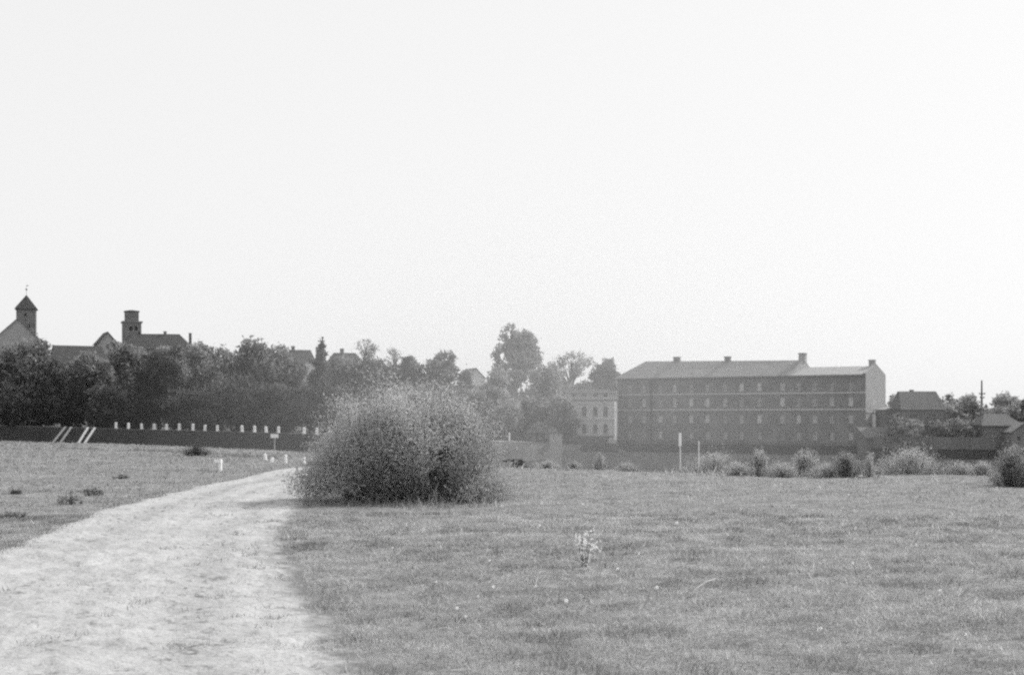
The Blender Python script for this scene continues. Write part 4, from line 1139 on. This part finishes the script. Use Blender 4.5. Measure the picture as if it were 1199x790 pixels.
# lone bracket-shaped marker
g = at(257.5, 552); k = g.y / F
mk = thing('marker_stone', 'white hooked marker leaning left on the meadow beside the path', 'marker', g, 0)
p = MB(); p.add([(-1.2 * k, -.05, -.1), (2.0 * k, -.05, -.1), (1.9 * k, -.05, 10 * k), (-1.6 * k, -.05, 10.3 * k), (-1.2 * k, .07, -.1), (2.0 * k, .07, -.1), (1.9 * k, .07, 10 * k), (-1.6 * k, .07, 10.3 * k)], [(0, 1, 2, 3), (5, 4, 7, 6), (1, 5, 6, 2), (4, 0, 3, 7), (3, 2, 6, 7)])
p.build('post', M['white'], mk)
p = MB(); p.add([(-6.5 * k, -.08, 10.2 * k), (2.1 * k, -.08, 9.9 * k), (2.1 * k, -.08, 14 * k), (-6.5 * k, -.08, 13.4 * k), (-6.5 * k, .1, 10.2 * k), (2.1 * k, .1, 9.9 * k), (2.1 * k, .1, 14 * k), (-6.5 * k, .1, 13.4 * k)], [(0, 1, 2, 3), (5, 4, 7, 6), (1, 5, 6, 2), (4, 0, 3, 7), (3, 2, 6, 7), (0, 4, 5, 1)])
p.build('cap', M['white'], mk)
# guard stones at the bend of the path
GS = [('leftmost white guard stone at the bend of the path', 311, 539.5, 6.5, 4), ('low tilted white guard stone second from left at the bend', 318, 541, 4.5, 4), ('tallest white guard stone in the middle of the bend', 334.5, 542, 8, 4), ('white guard stone right of the tallest one at the bend', 356, 542.5, 7, 4), ('white guard stone at the bend touching the big bush', 376, 541, 6, 4)]
for i, (lab, px, row, hpx, w) in enumerate(GS):
    g = at(px, row); k = g.y / F; r_ = w * k / 2; hpx *= 1.3
    mb = MB(); mb.lathe([(r_ * 1.05, -.1), (r_, .02), (r_ * .9, hpx * k * .8), (r_ * .65, hpx * k * .96), (r_ * .1, hpx * k)], 8)
    o = mb.build('guard_stone', M['white'], None, g); o.rotation_euler = (0, .3 if i == 1 else .05 * (i - 2), i)
    tag(o, lab, 'marker stone', 'white guard stones at the bend of the path')
# white pole with board, and thin pole
d = 43; x = X(796.5, d); z = float(meadow_z(x, d)); k = d / F
pp = thing('marker_pole', 'white marker pole with a narrow board on its upper half', 'pole', (x, d, z))
p = MB(); p.tube([(.1 * k, 0, -.2), (0, 0, 46 * k)], .7 * k, 8); p.build('pole', M['white_worn'], pp)
p = MB(); p.box(-1.9 * k, 1.2 * k, -.06, -.024, 31 * k, 46.5 * k); p.build('board', M['white'], pp)
x = X(818.3, 42.6); z = float(meadow_z(x, 42.6))
p = MB(); p.tube([(0, 0, -.2), (0, 0, Z(516.5, 42.6) - z)], 0.62 * k, 6); p.lathe([(.65 * k, Z(516.5, 42.6) - z), (.05 * k, Z(515.8, 42.6) - z)], 6)
tag(p.build('thin_pole', M['white_worn'], None, (x, 42.6, z)), 'thin pale pole right of the white marker pole', 'pole')
# dead branch heap on the bank right of the bush
g = at(605, 546)
rng = np.random.default_rng(5); mb = MB()
for q in range(16):
    a = rng.random() * 6.28; l = .2 + .35 * rng.random(); s = Vector((rng.normal() * .2, rng.normal() * .1, .05 + .3 * rng.random())); e_ = s + Vector((math.cos(a) * l, math.sin(a) * l * .5, .15 * rng.normal()))
    mb.tube([s, s.lerp(e_, .5) + Vector((0, 0, .05)), e_], [.025, .018, .006], 5)
for sx in (-.12, .2): mb.tube([(sx, 0, -.1), (sx * .8, 0, .4)], [.04, .03], 6)
tag(mb.build('dead_branches', M['bark'], None, g), 'dark heap of dead branches on the bank right of the big bush', 'branches')
# pale twig in the grass
a_, b_ = at(812, 699), at(838, 690)
mb = MB(); c = (a_ + b_) / 2; pts = [a_ - c + Vector((0, 0, .07)), Vector((.02, 0, .12)), b_ - c + Vector((0, 0, .11)), b_ - c + Vector((.05, .02, .06))]
mb.tube(pts, [.005, .009, .007, .003], 6); mb.tube([Vector((.02, 0, .12)), Vector((.06, .03, .17))], [.005, .002], 5)
tag(mb.build('twig', M['twig'], None, c), 'thin pale twig lying in the grass of the right foreground', 'twig')

# white flower heads
FL = [(577, 696), (627, 693), (663, 716), (559, 709), (536, 722), (545, 735), (724, 679), (769, 703), (632, 627), (792, 629), (573, 671), (476, 628), (999, 680), (1101, 712), (962, 756), (1131, 766), (682, 600), (837, 593), (868, 605), (994, 586), (460, 657), (510, 690), (748, 660)]
FS = [4, 3.2, 5, 2.5, 4, 3.5, 3.2, 4.5, 3, 3.6, 3, 2.6, 3.5, 3.5, 4, 3.5, 2.6, 2.2, 2.2, 2.2, 2.4, 2.6, 2.4]
f0 = None
for i, (px, row) in enumerate(FL):
    g = at(px, row); h = .07 + .05 * random.random(); sc = FS[i] / F * g.y / .07 * 1.0
    if f0 is None:
        f0 = thing('flower', 'x', 'flower')
        mb = MB(); mb.tube([(0, 0, -.3), (.004, 0, -.1), (0, 0, 0)], [.003, .003, .0025], 5); mb.build('stalk', M['bark'], f0)
        mb = MB(); mb.lathe([(.005, -.004), (.02, .004), (.031, .018), (.035, .032), (.031, .046), (.02, .060), (.005, .067)], 10)
        mb.build('flower_head', LM['puff'], f0, smooth=True); o = f0
    else: o = copy_tree(f0)
    o.location = (g.x, g.y, g.z + h + .03); o.scale = (sc, sc, sc); o.rotation_euler = (random.uniform(.1, .6), random.uniform(-.3, .3), random.random() * 6)
    tag(o, 'small white flower head standing in the short meadow grass', 'flower', 'white flower heads in the meadow')

# ------------------------------------------------------------------ meadow grass
def grass():
    rng = np.random.default_rng(3)
    def sample(n, d0, d1, pw):
        u = rng.random(n); d = (d0 ** pw + u * (d1 ** pw - d0 ** pw)) ** (1 / pw)
        px = rng.uniform(-330, 1530, n); return d, px
    d1_, p1 = sample(420000, 6.5, 24, .6); d2_, p2 = sample(230000, 20, 100, .2)
    d = np.concatenate([d1_, d2_]); px = np.concatenate([p1, p2])
    ok = d < lip(px) + 1.2; d = d[ok]; px = px[ok]
    x = (px - CX) / F * d
    xl, xr = path_edges(d)
    e = .9 * (fbm(x * 3.0, d * 3.0, 0, 41, 5) - .5)
    lf = sstep(-.12, .05, xl - x + .12 + e * .3); rt = sstep(-.16, .24, x - xr + e * .8)
    p = np.where(x < (xl + xr) / 2, lf, rt)
    spill = sstep(.56, .66, fbm(x * 4.2, d * 4.2, 0, 43, 3)) * sstep(-1.0, -.1, x - xr) + .8 * sstep(.60, .68, fbm(x * 4.6, d * 4.6, 0, 44, 3)) * sstep(-.9, -.1, xl - x)
    spill += .5 * sstep(.66, .74, fbm(x * 3.1, d * 2.1, 0, 45, 3)); p = np.maximum(p, np.clip(spill, 0, .9))
    la = np.array([q[0] for q in LANE]); lb = np.array([q[1] for q in LANE]); ctr = (la + lb) / 2
    dist = np.min(np.stack([np.hypot(x - c[0], d - c[1]) for c in ctr[1:-1]]), 0)
    p = np.where(d >= 39, np.minimum(np.where(d < 40.5, p, 1), sstep(1.7, 2.3, dist)), p)
    keep = rng.random(len(x)) < p
    x, d, p, px = x[keep], d[keep], p[keep], px[keep]
    dens = fbm(x * .9, d * .9, 0, 51, 4)
    keep = rng.random(len(x)) < .4 + 1.3 * np.clip(dens - .25, 0, 1); x, d, dens, px = x[keep], d[keep], dens[keep], px[keep]
    n = len(x)
    tuft = sstep(.5, .66, fbm(x * 2.4, d * 2.4, 0, 61, 3))
    streak = sstep(.52, .66, fbm(x * .10, d * .75, 0, 81, 4))
    # long rank grass in a darker band across the left meadow
    L = lip(px); dark_band = np.exp(-((d / L - .80 + .05 * (fbm(x * .1, 0 * x, 0, 83, 2) - .5)) / .018) ** 2) * sstep(40, 110, px) * sstep(352, 330, px) * sstep(.36, .5, fbm(x * .35, d * .1, 0, 84, 3))
    h = (.014 + .028 * rng.random(n)) * (1 + .9 * tuft) * (1 + 2.6 * dark_band)
    tall = rng.random(n) < .013; h = np.where(tall, h * 2.2, h)
    foot0 = np.exp(-(((x - g0.x) / 2.0) ** 2 + ((d - 26.2) / .8) ** 2) ** 2); h = h * (1 + 7 * foot0 * rng.random(n))
    rank = sstep(.925, .985, d / L) * (px > 560) * sstep(.36, .52, fbm(x * .55, d * .2, 0, 86, 3)); h = h * (1 + 6 * rank * rng.random(n))
    w = np.maximum(.0032, .00036 * d) * (.7 + .8 * rng.random(n))
    h = np.maximum(h, .0009 * d * (.6 + .8 * rng.random(n)))
    a = rng.random(n) * 6.283; le = h * (.3 + 1.0 * rng.random(n)); b = rng.random(n) * 6.283
    z = meadow_z(x, d) - .006
    B0 = np.stack([x - w * np.cos(a), d - w * np.sin(a), z], -1); B1 = np.stack([x + w * np.cos(a), d + w * np.sin(a), z], -1)
    Tp = np.stack([x + le * np.cos(b), d + le * np.sin(b), z + h], -1)
    V = np.stack([B0, B1, Tp], 1).reshape(-1, 3)
    patch = fbm(x * .22, d * .6, 0, 71, 4); clump = fbm(x * 3.2, d * 3.2, 0, 73, 3)
    bx = g0.x - .35; by = 26.2; foot = np.exp(-(((x - bx) / 2.1) ** 2 + ((d - by) / .75) ** 2) ** 2)  # dark grass tone stands in for the bush's cast shadow
    sh = .5 + .4 * (patch - .5) + 1.1 * (clump - .5) - .15 * tuft - .16 * streak - .5 * foot + .22 * rng.normal(size=n) + tall * .35 - .75 * dark_band - .18 * sstep(-2, -9, x) * sstep(16, 24, d)
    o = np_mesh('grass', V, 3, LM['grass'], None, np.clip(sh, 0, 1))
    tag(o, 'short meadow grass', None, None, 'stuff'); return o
gr = grass()
